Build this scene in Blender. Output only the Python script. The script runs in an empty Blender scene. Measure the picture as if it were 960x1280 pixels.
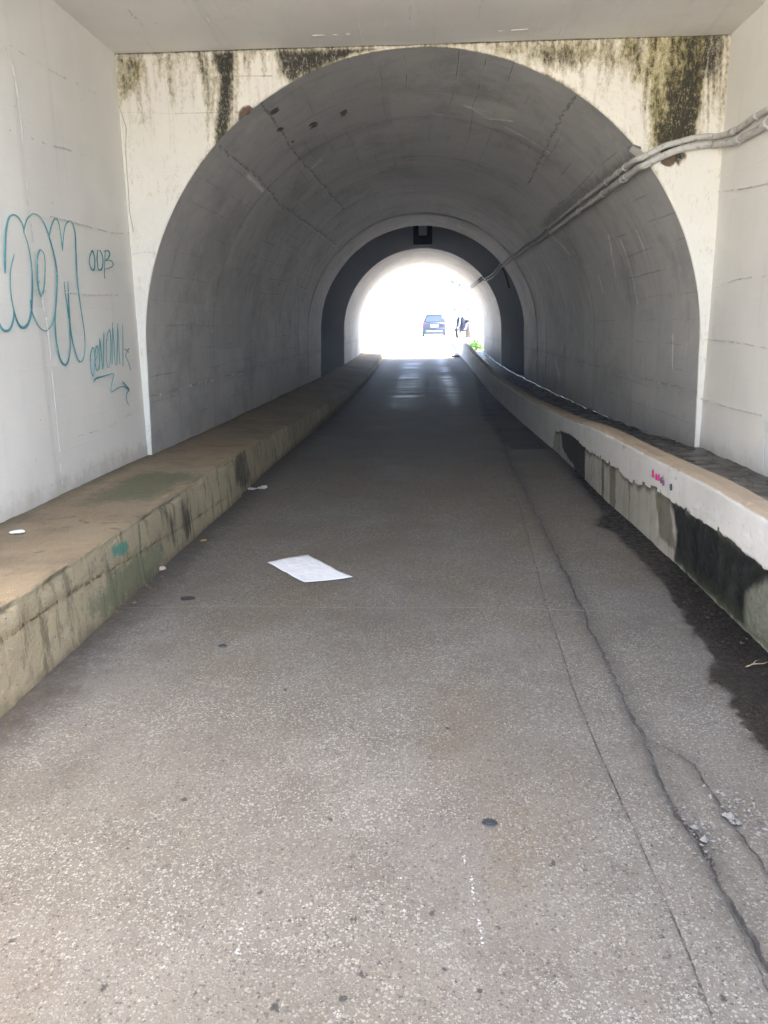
"""Road underpass: white box entrance, arched concrete tunnel, bright far end.
World: x right, y along the tunnel (forward), z up, metres.  The road near the viewer is z = 0."""
import bpy, bmesh, math, random
import numpy as np
from mathutils import Vector, Matrix

S = bpy.context.scene
COL = S.collection
random.seed(7)
RNG = np.random.default_rng(7)
R = math.radians

# ------------------------------------------------------------------ camera
cam_data = bpy.data.cameras.new('camera')
cam = bpy.data.objects.new('camera', cam_data)
COL.objects.link(cam)
S.camera = cam
cam_data.sensor_fit = 'VERTICAL'
cam_data.sensor_height = 24.0
cam_data.lens = 24.0 * 1000.0 / 1280.0
cam_data.clip_start = 0.05
cam_data.clip_end = 3000.0
_p, _y, _r = 0.23297, 0.05183, 0.01396          # pitch down, yaw left, roll
_f = Vector((-math.sin(_y) * math.cos(_p), math.cos(_y) * math.cos(_p), -math.sin(_p)))
_a = Vector((math.cos(_y), math.sin(_y), 0.0))
_d = _f.cross(_a)
_right = math.cos(_r) * _a + math.sin(_r) * _d
_up = -(-math.sin(_r) * _a + math.cos(_r) * _d)
cam.matrix_world = Matrix((
    (_right.x, _up.x, -_f.x, 0.0), (_right.y, _up.y, -_f.y, 0.0),
    (_right.z, _up.z, -_f.z, 1.45), (0, 0, 0, 1)))

# ------------------------------------------------------------------ light
SUN_ELEV, SUN_AZ = R(60), R(88)                 # azimuth from +y (the far end) towards +x
world = bpy.data.worlds.new('World')
S.world = world
world.use_nodes = True
_n = world.node_tree.nodes
_bg = _n['Background']
_sky = _n.new('ShaderNodeTexSky')
_sky.sky_type = 'NISHITA'
_sky.sun_disc = False
_sky.sun_elevation = SUN_ELEV
_sky.sun_rotation = SUN_AZ
_sky.dust_density = 4.2
_sky.air_density = 0.8
_sky.ozone_density = 1.0
world.node_tree.links.new(_sky.outputs[0], _bg.inputs[0])
_bg.inputs[1].default_value = 0.15

sun_data = bpy.data.lights.new('sun', 'SUN')
sun_data.energy = 4.0
sun_data.angle = R(0.55)
sun_data.color = (1.0, 0.955, 0.89)
sun = bpy.data.objects.new('sun', sun_data)
COL.objects.link(sun)
_to_sun = Vector((math.sin(SUN_AZ) * math.cos(SUN_ELEV), math.cos(SUN_AZ) * math.cos(SUN_ELEV), math.sin(SUN_ELEV)))
sun.rotation_euler = _to_sun.to_track_quat('Z', 'Y').to_euler()

S.view_settings.view_transform = 'Standard'
S.view_settings.look = 'None'
S.view_settings.exposure = 3.85
S.view_settings.gamma = 1.0
S.render.engine = 'CYCLES'
S.cycles.max_bounces = 12
S.cycles.diffuse_bounces = 7
S.cycles.use_denoising = True

# ------------------------------------------------------------------ surveyed lines and outlines (metres)
GRAFFITI_BUBBLE = [[(4.661, 1.751), (4.69, 1.878), (4.727, 1.983), (4.773, 2.057), (4.834, 2.089), (4.897, 2.081), (4.939, 2.043), (4.945, 2.0)], [(4.941, 2.0), (4.958, 2.035), (5.013, 2.092), (5.097, 2.127), (5.184, 2.12), (5.251, 2.067), (5.3, 1.98), (5.336, 1.879), (5.343, 1.784), (5.307, 1.655), (5.266, 1.558), (5.202, 1.472), (5.1, 1.426), (5.01, 1.447), (4.948, 1.513), (4.928, 1.563), (4.929, 1.613)], [(4.945, 2.0), (4.977, 1.941), (4.994, 1.834), (4.984, 1.725), (4.951, 1.614), (4.914, 1.523), (4.863, 1.468), (4.799, 1.447), (4.749, 1.469), (4.713, 1.541), (4.701, 1.636), (4.712, 1.721), (4.737, 1.788), (4.795, 1.866)], [(4.499, 1.501), (4.558, 1.441), (4.603, 1.431), (4.656, 1.45), (4.698, 1.502), (4.711, 1.55)], [(5.151, 1.921), (5.187, 1.898), (5.187, 1.842), (5.163, 1.754), (5.13, 1.68), (5.09, 1.638), (5.064, 1.652), (5.05, 1.708), (5.061, 1.789), (5.089, 1.866), (5.127, 1.914), (5.151, 1.921)], [(5.278, 2.004), (5.321, 2.065), (5.37, 2.117), (5.411, 2.137), (5.444, 2.12), (5.459, 2.048), (5.464, 1.942)], [(5.464, 1.942), (5.498, 2.03), (5.551, 2.111), (5.617, 2.145), (5.667, 2.135), (5.693, 2.071), (5.679, 1.959), (5.66, 1.824), (5.655, 1.689), (5.673, 1.529), (5.687, 1.413), (5.673, 1.309), (5.637, 1.24), (5.581, 1.21), (5.531, 1.233), (5.485, 1.326), (5.464, 1.427), (5.467, 1.505), (5.478, 1.616), (5.498, 1.743)], [(5.44, 1.741), (5.441, 1.659), (5.451, 1.572), (5.455, 1.5)], [(5.465, 1.5), (5.445, 1.394), (5.426, 1.305), (5.381, 1.228), (5.322, 1.2), (5.267, 1.233), (5.236, 1.311), (5.232, 1.419), (5.251, 1.515), (5.289, 1.612)]]
GRAFFITI_LETTERS = [[(5.974, 1.986), (5.916, 1.944), (5.892, 1.896), (5.912, 1.856), (5.955, 1.847), (5.984, 1.879), (5.993, 1.938), (5.973, 1.981), (5.933, 1.966)], [(6.067, 1.991), (6.04, 1.93), (6.041, 1.856)], [(6.055, 1.993), (6.112, 1.992), (6.148, 1.956), (6.141, 1.901), (6.099, 1.86), (6.034, 1.853)], [(6.209, 1.997), (6.186, 1.928), (6.164, 1.864), (6.151, 1.823), (6.158, 1.797)], [(6.176, 1.994), (6.265, 2.007), (6.297, 1.988), (6.258, 1.952), (6.193, 1.929), (6.298, 1.939), (6.35, 1.915), (6.303, 1.889), (6.216, 1.875), (6.164, 1.864)]]
GRAFFITI_TAG = [[(5.808, 1.302), (5.77, 1.27), (5.741, 1.211), (5.738, 1.14), (5.767, 1.096), (5.798, 1.148), (5.824, 1.22), (5.827, 1.28), (5.803, 1.305)], [(5.819, 1.196), (5.873, 1.242), (5.903, 1.29), (5.877, 1.307), (5.833, 1.243), (5.831, 1.146), (5.866, 1.137), (5.902, 1.179)], [(5.893, 1.143), (5.952, 1.362)], [(5.956, 1.349), (5.956, 1.139), (6.039, 1.403)], [(6.038, 1.385), (5.971, 1.151)], [(6.156, 1.423), (6.1, 1.384), (6.05, 1.26), (6.05, 1.149), (6.093, 1.163), (6.143, 1.256), (6.167, 1.383), (6.15, 1.427)], [(6.143, 1.161), (6.227, 1.476)], [(6.226, 1.432), (6.206, 1.151)], [(6.241, 1.149), (6.332, 1.466)], [(6.331, 1.432), (6.299, 1.153)], [(6.439, 1.46), (6.367, 1.136)], [(6.451, 1.252), (6.538, 1.269), (6.446, 1.219), (6.493, 1.163), (6.53, 1.096)], [(6.43, 1.273), (6.522, 1.236)]]
GRAFFITI_ARROW = [[(5.769, 1.055), (5.814, 1.077), (5.975, 1.086), (6.144, 1.093), (6.153, 1.074), (6.088, 1.004), (6.077, 0.956), (6.184, 0.971), (6.329, 0.979), (6.451, 0.942)], [(6.321, 1.019), (6.396, 0.98), (6.458, 0.942), (6.395, 0.916), (6.385, 0.86), (6.429, 0.82)]]
LEFT_WALL_RIDGES = [[(4.899, 3.07), (5.03, 2.944), (5.064, 2.695), (5.058, 2.428), (5.05, 2.146)], [(5.05, 2.146), (5.076, 1.783), (5.123, 1.393), (5.117, 1.09), (5.109, 0.673), (5.089, 0.344)], [(5.326, 2.143), (5.818, 2.144), (6.413, 2.151), (6.804, 2.191)], [(4.995, 1.665), (5.447, 1.671), (5.986, 1.672), (6.74, 1.702)], [(5.018, 3.045), (5.33, 3.052), (5.786, 3.071), (6.335, 3.111)], [(5.016, 2.575), (5.322, 2.579), (5.675, 2.611), (6.004, 2.627)], [(5.405, 0.712), (5.902, 0.703), (6.51, 0.756)]]
RIGHT_WALL_RIDGES = [[(6.73, 1.679), (6.209, 1.72), (5.654, 1.719)], [(6.809, 0.797), (6.314, 0.788), (5.844, 0.79), (5.44, 0.797)], [(6.847, 2.414), (6.28, 2.352), (5.793, 2.313)], [(6.881, 1.277), (6.181, 1.269), (5.544, 1.243)], [(5.523, 0.772), (5.493, 0.585), (5.467, 0.359)]]
VAULT_CRACKS = [[(133.902, 6.907), (134.093, 7.654), (133.882, 8.529), (135.345, 9.906), (134.563, 12.088), (133.599, 15.605)], [(122.405, 6.8), (122.256, 7.67), (122.913, 8.831), (122.323, 10.353), (121.238, 13.185)], [(57.55, 6.866), (57.52, 7.626), (56.348, 8.848), (54.696, 10.566)]]
VAULT_SPALLS = [(125.315, 6.734, 0.085), (121.219, 7.207, 0.05), (115.489, 8.172, 0.06), (107.844, 8.24, 0.06), (122.184, 7.738, 0.03), (122.011, 8.286, 0.025), (122.913, 8.831, 0.02)]
VAULT_SCRATCHES = [[(26.368, 8.738), (21.449, 8.759), (16.184, 8.758), (10.378, 8.723)], [(22.583, 9.345), (18.16, 9.424)], [(19.321, 10.249), (14.407, 10.249)], [(16.489, 11.091), (11.213, 11.088)], [(27.025, 8.059), (22.036, 8.05)], [(37.086, 11.842), (28.757, 11.428)], [(13.353, 12.363), (8.953, 12.318)], [(67.735, 8.749), (61.374, 8.784), (54.811, 8.75)], [(86.635, 8.819), (84.191, 8.86)], [(74.219, 8.455), (79.051, 8.385), (72.157, 8.673), (66.915, 8.431)], [(28.918, 9.094), (23.675, 9.316)], [(2.298, 7.553), (-4.787, 7.515)], [(-10.035, 14.233), (-16.942, 13.753)], [(121.755, 9.643), (118.312, 9.576)], [(135.007, 8.106), (135.559, 8.968)]]
VAULT_SCRATCH_PALE = [(78.265, 8.248), (73.91, 8.011), (67.808, 8.123), (67.801, 8.489), (74.552, 8.72)]
MOULD_CORNER = [(-2.418, 3.526), (-2.19, 3.508), (-2.191, 3.355), (-2.25, 3.259), (-2.332, 3.203), (-2.4, 3.159), (-2.415, 3.275)]
MOULD_DRIP = [(-1.647, 3.516), (-1.458, 3.51), (-1.489, 3.308), (-1.515, 3.078), (-1.587, 2.835), (-1.665, 2.819), (-1.623, 3.081), (-1.596, 3.311)]
MOULD_LEFT_TOP = [(-2.176, 3.531), (-1.647, 3.516), (-1.663, 3.46), (-1.804, 3.418), (-1.847, 3.26), (-1.919, 3.41), (-1.999, 3.367), (-2.088, 3.438)]
MOULD_CROWN = [(-1.139, 3.513), (-0.303, 3.5), (-0.551, 3.463), (-0.77, 3.379), (-0.929, 3.315), (-1.043, 3.273), (-1.103, 3.354)]
MOULD_RIGHT_BLOCK = [(1.704, 3.553), (2.13, 3.562), (2.142, 3.1), (2.094, 2.783), (1.913, 2.753), (1.755, 2.734), (1.72, 3.11)]
MOULD_RIGHT_EDGE = [(2.128, 3.594), (2.269, 3.59), (2.28, 3.318), (2.209, 3.237), (2.175, 2.986)]
MOULD_RIGHT_TOP = [(0.34, 3.504), (1.704, 3.553), (1.728, 3.166), (1.595, 3.17), (1.527, 3.316), (1.285, 3.334), (1.044, 3.296), (0.799, 3.358)]
MOULD_PIPE = [(1.804, 2.733), (1.986, 2.763), (2.041, 2.675), (1.984, 2.613), (1.92, 2.649)]
WET = [(1.939, 9.287), (1.8, 10.676), (1.407, 7.373), (1.392, 6.061), (1.247, 5.712), (1.323, 5.419), (1.329, 4.807), (1.336, 4.206), (1.278, 3.627), (1.256, 3.304), (1.181, 3.164), (1.189, 2.993), (1.168, 2.732), (1.166, 2.484), (1.159, 2.211), (1.496, 2.443), (1.818, 3.042)]
WET_FAR = [(1.754, 29.918), (0.947, 12.587), (1.023, 9.323), (1.483, 9.305), (1.492, 13.736), (1.926, 29.877)]
CRACK_SEAM = [(1.124, 15.2), (0.885, 9.328), (0.755, 6.094), (0.644, 4.134), (0.598, 2.945), (0.6, 2.575), (0.61, 2.116), (0.615, 1.811), (0.617, 1.623), (0.609, 1.414), (0.615, 1.279)]
CRACK_WIDE = [(1.169, 14.444), (0.909, 8.246), (0.86, 5.961), (0.84, 4.805), (0.797, 3.62), (0.784, 2.816), (0.774, 2.474), (0.77, 2.307), (0.762, 2.159), (0.787, 2.075), (0.783, 1.958), (0.787, 1.884), (0.792, 1.718), (0.796, 1.547), (0.787, 1.392)]
CRACK_BRANCH = [(0.798, 2.624), (0.865, 2.539), (0.91, 2.453), (0.916, 2.311), (0.915, 2.225), (0.918, 2.105), (0.93, 1.914), (0.944, 1.737)]
CRACK_MINOR = [[(0.765, 3.064), (0.841, 3.044), (0.972, 3.054), (1.191, 3.043)], [(0.836, 5.786), (0.98, 5.666), (1.276, 5.712)], [(0.914, 2.418), (0.971, 2.313), (1.031, 2.187)], [(0.772, 2.33), (0.833, 2.309), (0.888, 2.288)], [(0.787, 2.075), (0.812, 2.011), (0.803, 1.959)], [(0.787, 1.884), (0.768, 1.759), (0.761, 1.615), (0.755, 1.512)], [(0.915, 2.225), (0.979, 2.206), (1.007, 2.127)]]
SEAM_ACROSS = [(-1.607, 3.921), (-0.976, 3.965), (-0.211, 3.937), (0.454, 3.957), (1.015, 3.905)]
CHIPS = [(0.964, 2.197), (0.807, 2.083), (0.947, 2.247), (0.984, 2.158), (0.809, 2.121), (0.818, 2.047), (0.926, 2.172)]
PAINT_STREAKS = [[(0.102, 1.969), (0.109, 1.928)], [(0.12, 1.879), (0.123, 1.826), (0.132, 1.767)], [(0.132, 1.71), (0.138, 1.652), (0.138, 1.621)], [(-0.074, 1.883), (-0.065, 1.851)], [(-0.054, 1.743), (-0.053, 1.715)], [(-0.452, 1.669), (-0.448, 1.625), (-0.444, 1.575)], [(-0.195, 1.428), (-0.186, 1.404)]]
SPOTS = [(-0.95, 1.683), (-0.104, 1.73), (-0.143, 1.526), (-0.105, 1.562), (0.043, 1.551), (0.019, 1.734), (0.019, 2.47), (-0.284, 2.117), (-0.572, 2.978), (-0.433, 1.793), (-0.182, 1.7), (-0.686, 2.437), (0.653, 1.491), (-0.182, 1.458), (-0.337, 1.69), (0.121, 1.49), (-0.755, 2.199), (-0.847, 1.961), (-0.724, 1.476), (-0.325, 1.432), (-0.126, 2.352), (0.085, 2.677), (0.183, 1.685), (-1.016, 2.15), (0.347, 1.928), (-0.247, 1.83), (-1.261, 2.675)]
PAPER = [(-0.978, 4.73), (-0.743, 4.879), (-0.416, 4.416), (-0.547, 4.342), (-0.682, 4.319)]
SCRAPS = [(-1.491, 6.949), (-1.284, 4.062), (-0.935, 3.418), (0.191, 2.107), (-1.518, 5.254), (-1.621, 4.594), (-1.612, 4.363), (0.9, 5.786)]
TWIGS = [(1.408, 3.232), (1.426, 3.169)]
LEDGE_SCRAP = [(-2.188, 4.062)]
LEDGE_MOSS = [(-2.14, 4.755), (-2.165, 5.495), (-2.1, 5.899), (-1.678, 5.823), (-1.725, 5.29), (-1.737, 4.911), (-2.024, 4.844)]
LEDGE_SCUFFS = [[(-2.152, 4.364), (-2.044, 4.441)], [(-2.023, 4.163), (-1.971, 4.198)], [(-1.803, 4.288), (-1.649, 4.305)], [(-1.93, 5.084), (-1.709, 5.236)], [(-1.683, 5.428), (-1.596, 5.632)], [(-1.965, 4.344), (-1.895, 4.288)], [(-2.313, 4.29), (-2.308, 4.423)], [(-1.709, 4.162), (-1.651, 4.128)], [(-1.896, 3.668), (-1.869, 3.696)]]
LEDGE_JOINT = [(4.363, 0.346), (4.325, 0.19), (4.337, 0.018)]
LEDGE_SEAM = [(2.794, 0.567), (2.941, 0.554), (3.247, 0.54), (3.57, 0.508), (3.956, 0.462), (4.379, 0.412)]
LEDGE_SEAM_LOW = [(2.784, 0.283), (3.038, 0.273), (3.507, 0.252), (4.325, 0.19), (5.348, 0.125), (6.261, 0.098)]
LEDGE_TEAL = [(3.935, 0.33), (4.15, 0.309), (4.164, 0.265), (4.11, 0.244), (3.944, 0.275)]
LEDGE_DRIPS = [[(4.753, 0.354), (4.895, 0.342), (4.966, 0.22), (4.915, 0.083), (4.832, 0.085)], [(5.111, 0.315), (5.272, 0.29), (5.292, 0.139), (5.23, 0.041), (5.118, 0.043)], [(6.518, 0.363), (7.099, 0.36), (7.225, 0.041), (6.819, 0.013), (6.549, 0.139)]]
LEDGE_ALGAE = [(3.57, 0.129), (3.894, 0.207), (4.325, 0.19), (4.656, 0.145), (4.705, 0.028), (4.301, -0.018), (3.738, 0.003)]
CAP_EDGE = [(9.45, 0.167), (8.744, 0.262), (8.085, 0.31), (7.243, 0.283), (6.72, 0.319), (6.259, 0.32), (5.78, 0.294), (5.222, 0.362), (4.893, 0.355), (4.625, 0.357), (4.359, 0.365), (4.158, 0.372), (3.939, 0.375), (3.738, 0.363), (3.557, 0.355), (3.394, 0.362), (3.039, 0.338), (2.528, 0.331)]
PARAPET_BLACK = [(4.893, 0.355), (4.625, 0.357), (4.158, 0.372), (3.738, 0.363), (3.396, 0.368), (3.039, 0.338), (2.837, 0.287), (2.77, -0.0), (3.297, 0.016), (3.861, -0.007), (4.762, 0.004), (4.757, 0.192)]
PARAPET_PALE_PATCH = [(3.693, 0.17), (3.585, 0.242), (3.376, 0.353), (3.168, 0.291), (3.116, 0.067), (3.358, 0.027), (3.534, 0.019), (3.665, 0.006)]
PARAPET_DARK_PATCH = [(8.85, 0.266), (8.085, 0.31), (7.465, 0.285), (7.399, -0.005), (7.781, -0.08), (8.023, 0.036), (8.251, 0.038), (8.706, 0.093)]
PARAPET_DRIPS = [[(6.717, 0.306), (6.629, 0.321), (6.56, -0.112), (6.677, -0.14)], [(6.451, 0.312), (6.259, 0.32), (6.181, -0.022), (6.324, -0.122)], [(5.871, 0.282), (5.826, 0.291), (5.801, -0.023)], [(5.227, 0.34), (4.941, 0.344), (4.745, 0.07), (5.055, 0.076)]]
RED_MARKS = [[(5.25, 0.485), (5.23, 0.435)], [(5.173, 0.473), (5.159, 0.433)], [(5.123, 0.477), (5.109, 0.438)], [(5.073, 0.466), (5.06, 0.432)], [(5.027, 0.459), (5.014, 0.426)], [(4.877, 0.464), (4.868, 0.426)]]
PIPE_UPPER = [(2.27, 5.014, 2.779), (2.27, 5.867, 2.78), (2.27, 6.078, 2.785), (2.27, 6.377, 2.774), (2.27, 6.616, 2.786), (2.23, 6.76, 2.801), (2.194, 6.76, 2.804), (2.056, 6.76, 2.793), (1.973, 6.76, 2.772), (1.865, 6.76, 2.746), (1.771, 6.76, 2.703), (1.694, 6.76, 2.664)]
PIPE_LOWER = [(2.27, 5.002, 2.727), (2.27, 5.848, 2.698), (2.27, 6.056, 2.689), (2.27, 6.469, 2.707), (2.235, 6.76, 2.744), (2.198, 6.76, 2.747), (2.042, 6.76, 2.731), (1.935, 6.76, 2.705), (1.787, 6.76, 2.645), (1.716, 6.76, 2.606)]
PORTAL_CRACKS = [[(-2.413, 3.159), (-2.365, 2.983), (-2.387, 2.806), (-2.389, 2.565), (-2.395, 2.352), (-2.375, 2.197)], [(-2.404, 2.022), (-2.302, 2.039), (-2.202, 2.031)], [(-2.406, 3.101), (-1.957, 3.078), (-1.445, 3.077)], [(-1.494, 3.336), (-1.179, 3.328)]]
CEILING_MARKS = [[(-0.071, 5.674), (-0.088, 6.07), (-0.098, 6.338)], [(0.381, 6.055), (0.389, 6.259)], [(-1.495, 5.741), (-1.492, 6.166)], [(0.414, 6.545), (0.759, 6.511)], [(-0.818, 6.499), (-0.522, 6.493)], [(-1.975, 5.903), (-1.98, 6.23)]]
RIGHT_FRONT = [(2.31, 6.076, 3.258), (2.31, 5.407, 0.381)]

# ------------------------------------------------------------------ numpy helpers
def _hash(ix, iy, iz, seed):
    h = (ix.astype(np.int64) * 374761393 + iy.astype(np.int64) * 668265263 + iz.astype(np.int64) * 2147483647 + seed * 1274126177) & 0xFFFFFFFF
    h = ((h ^ (h >> 13)) * 1274126177) & 0xFFFFFFFF
    h = (h ^ (h >> 16)) & 0xFFFFFF
    return h / float(0xFFFFFF)

def vnoise(P, scale=1.0, octaves=3, seed=0):
    """value noise in -1..1 at points P (..., 3)"""
    P = np.asarray(P, float) * scale
    out = np.zeros(P.shape[:-1]); amp = 1.0; tot = 0.0
    for o in range(octaves):
        i = np.floor(P).astype(np.int64); f = P - i; f = f * f * (3 - 2 * f)
        v = 0
        for dx in (0, 1):
            for dy in (0, 1):
                for dz in (0, 1):
                    w = (f[..., 0] if dx else 1 - f[..., 0]) * (f[..., 1] if dy else 1 - f[..., 1]) * (f[..., 2] if dz else 1 - f[..., 2])
                    v = v + w * _hash(i[..., 0] + dx, i[..., 1] + dy, i[..., 2] + dz, seed + o)
        out += amp * (v * 2 - 1); tot += amp; amp *= .5; P = P * 2.03 + 17.3
    return out / tot

def sstep(x, a, b):
    t = np.clip((x - a) / (b - a), 0, 1)
    return t * t * (3 - 2 * t)

def line_dist(U, V, pts):
    """distance of points (U, V) to an open polyline"""
    d = np.full(U.shape, 9.0)
    for (ax, ay), (bx, by) in zip(pts[:-1], pts[1:]):
        ex, ey = bx - ax, by - ay; l2 = ex * ex + ey * ey + 1e-12
        t = np.clip(((U - ax) * ex + (V - ay) * ey) / l2, 0, 1)
        d = np.minimum(d, np.hypot(U - ax - t * ex, V - ay - t * ey))
    return d

def lines_dist(U, V, lines):
    d = np.full(U.shape, 9.0)
    for l in lines:
        d = np.minimum(d, line_dist(U, V, l))
    return d

def inside_dist(U, V, poly):
    """positive inside the outline, negative outside, in metres"""
    d = line_dist(U, V, list(poly) + [poly[0]])
    c = np.zeros(U.shape, bool)
    n = len(poly)
    for i in range(n):
        (ax, ay), (bx, by) = poly[i], poly[(i + 1) % n]
        if ay == by: continue
        c ^= ((ay > V) != (by > V)) & (U < (bx - ax) * (V - ay) / (by - ay) + ax)
    return np.where(c, d, -d)

def insides(U, V, polys):
    d = np.full(U.shape, -9.0)
    for p in polys:
        d = np.maximum(d, inside_dist(U, V, p))
    return d

def smooth_line(pts, step=.03):
    """Catmull-Rom through the points"""
    p = [np.array(q, float) for q in pts]
    if len(p) < 3:
        n = max(2, int(np.linalg.norm(p[1] - p[0]) / step) + 1)
        return [p[0] + (p[1] - p[0]) * t for t in np.linspace(0, 1, n)]
    p = [2 * p[0] - p[1]] + p + [2 * p[-1] - p[-2]]
    out = []
    for i in range(1, len(p) - 2):
        n = max(2, int(np.linalg.norm(p[i + 1] - p[i]) / step) + 1)
        for t in np.linspace(0, 1, n, endpoint=False):
            out.append(.5 * (2 * p[i] + (p[i + 1] - p[i - 1]) * t + (2 * p[i - 1] - 5 * p[i] + 4 * p[i + 1] - p[i + 2]) * t ** 2 + (3 * p[i] - p[i - 1] - 3 * p[i + 1] + p[i + 2]) * t ** 3))
    out.append(p[-2])
    return out

# ------------------------------------------------------------------ mesh helpers
def tag(o, label=None, cat=None, group=None, kind=None):
    if label: o['label'] = label
    if cat: o['category'] = cat
    if group: o['group'] = group
    if kind: o['kind'] = kind
    return o

def empty(name, loc=(0, 0, 0), rz=0.0):
    o = bpy.data.objects.new(name, None); COL.objects.link(o)
    o.location = loc; o.rotation_euler = (0, 0, rz); o.empty_display_size = .2
    return o

def link(name, me, mat, parent=None, loc=None):
    o = bpy.data.objects.new(name, me); COL.objects.link(o)
    if mat and not me.materials: me.materials.append(mat)
    if parent: o.parent = parent
    if loc is not None: o.location = loc
    return o

def from_bm(name, bm, mat, parent=None, loc=None, smooth=False):
    me = bpy.data.meshes.new(name); bm.normal_update(); bm.to_mesh(me); bm.free()
    if smooth:
        me.polygons.foreach_set('use_smooth', [True] * len(me.polygons))
    return link(name, me, mat, parent, loc)

BOXQ = [(0, 3, 2, 1), (4, 5, 6, 7), (0, 1, 5, 4), (1, 2, 6, 5), (2, 3, 7, 6), (3, 0, 4, 7)]
def boxv(x0, x1, y0, y1, z0, z1):
    return [(x0, y0, z0), (x1, y0, z0), (x1, y1, z0), (x0, y1, z0), (x0, y0, z1), (x1, y0, z1), (x1, y1, z1), (x0, y1, z1)]

def grid(name, P, mat, attrs=None, parent=None, boxes=(), flip=False, smooth=True):
    """one mesh from a (nu, nv, 3) array of points, plus plain boxes behind it; attrs are per-point floats"""
    nu, nv = P.shape[:2]
    idx = np.arange(nu * nv).reshape(nu, nv)
    q = np.stack([idx[:-1, :-1], idx[1:, :-1], idx[1:, 1:], idx[:-1, 1:]], -1).reshape(-1, 4)
    if flip: q = q[:, ::-1]
    V = P.reshape(-1, 3); nb = len(V)
    ev, eq = [], []
    for b in boxes:
        eq += [[nb + len(ev) + k for k in f] for f in BOXQ]; ev += boxv(*b)
    nq = len(q)
    if ev:
        V = np.concatenate([V, np.array(ev, float)]); q = np.concatenate([q, np.array(eq)])
    me = bpy.data.meshes.new(name)
    me.vertices.add(len(V)); me.vertices.foreach_set('co', V.astype(np.float32).ravel())
    me.loops.add(q.size); me.loops.foreach_set('vertex_index', q.astype(np.int32).ravel())
    me.polygons.add(len(q)); me.polygons.foreach_set('loop_start', np.arange(0, q.size, 4, dtype=np.int32))
    sm = np.zeros(len(q), bool); sm[:nq] = smooth
    me.polygons.foreach_set('use_smooth', sm)
    me.update(calc_edges=True)
    for k, a in (attrs or {}).items():
        at = me.attributes.new(k, 'FLOAT', 'POINT')
        full = np.full(len(V), -9.0 if k.startswith('in_') else (9.0 if k.startswith('d_') else 0.0), np.float32); full[:nb] = np.asarray(a).ravel()
        at.data.foreach_set('value', full)
    return link(name, me, mat, parent)

def bm_box(bm, x0, x1, y0, y1, z0, z1, bevel=0.0, m=None):
    vs = [bm.verts.new(v) for v in boxv(x0, x1, y0, y1, z0, z1)]
    fs = [bm.faces.new([vs[i] for i in f]) for f in BOXQ]
    if bevel:
        es = list({e for f in fs for e in f.edges})
        r = bmesh.ops.bevel(bm, geom=es, offset=bevel, segments=2, affect='EDGES', profile=.6)
        vs = list({v for v in r['verts']} | {v for v in vs if v.is_valid})
    if m is not None: bmesh.ops.transform(bm, matrix=m, verts=[v for v in vs if v.is_valid])
    return vs

def bm_tube(bm, pts, r, n=10, cap=True, squash=1.0):
    """round bar through points; r a number or one per point"""
    pts = [Vector(p) for p in pts]
    rings = []; up = Vector((0, 0, 1))
    for i, p in enumerate(pts):
        t = (pts[min(i + 1, len(pts) - 1)] - pts[max(i - 1, 0)]).normalized()
        a = t.cross(up)
        if a.length < .05: a = t.cross(Vector((0, 1, 0)))
        a.normalize(); b = a.cross(t).normalized()
        rr = r[i] if hasattr(r, '__len__') else r
        rings.append([bm.verts.new(p + (a * math.cos(2 * math.pi * k / n) + b * math.sin(2 * math.pi * k / n) * squash) * rr) for k in range(n)])
    for A, B in zip(rings[:-1], rings[1:]):
        for k in range(n):
            f = bm.faces.new((A[k], A[(k + 1) % n], B[(k + 1) % n], B[k])); f.smooth = True
    if cap:
        bm.faces.new(rings[0][::-1]); bm.faces.new(rings[-1])
    return rings

def bm_ribbon(bm, pts2, width, to3, thick=.0015):
    """flat stroke of paint: 2-D line offset both ways, laid on a surface by to3(u, v, lift)"""
    n = len(pts2); L, Rr = [], []
    for i in range(n):
        t = pts2[min(i + 1, n - 1)] - pts2[max(i - 1, 0)]
        t = t / (np.linalg.norm(t) + 1e-9); nn = np.array([-t[1], t[0]])
        w = (width[i] if hasattr(width, '__len__') else width) / 2
        a, b = pts2[i] + nn * w, pts2[i] - nn * w
        L.append((bm.verts.new(to3(a[0], a[1], thick)), bm.verts.new(to3(a[0], a[1], -.002))))
        Rr.append((bm.verts.new(to3(b[0], b[1], thick)), bm.verts.new(to3(b[0], b[1], -.002))))
    for i in range(n - 1):
        for q in ((L[i][0], L[i + 1][0], Rr[i + 1][0], Rr[i][0]), (L[i][1], L[i + 1][1], L[i + 1][0], L[i][0]), (Rr[i][0], Rr[i + 1][0], Rr[i + 1][1], Rr[i][1])):
            bm.faces.new(q)

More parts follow.
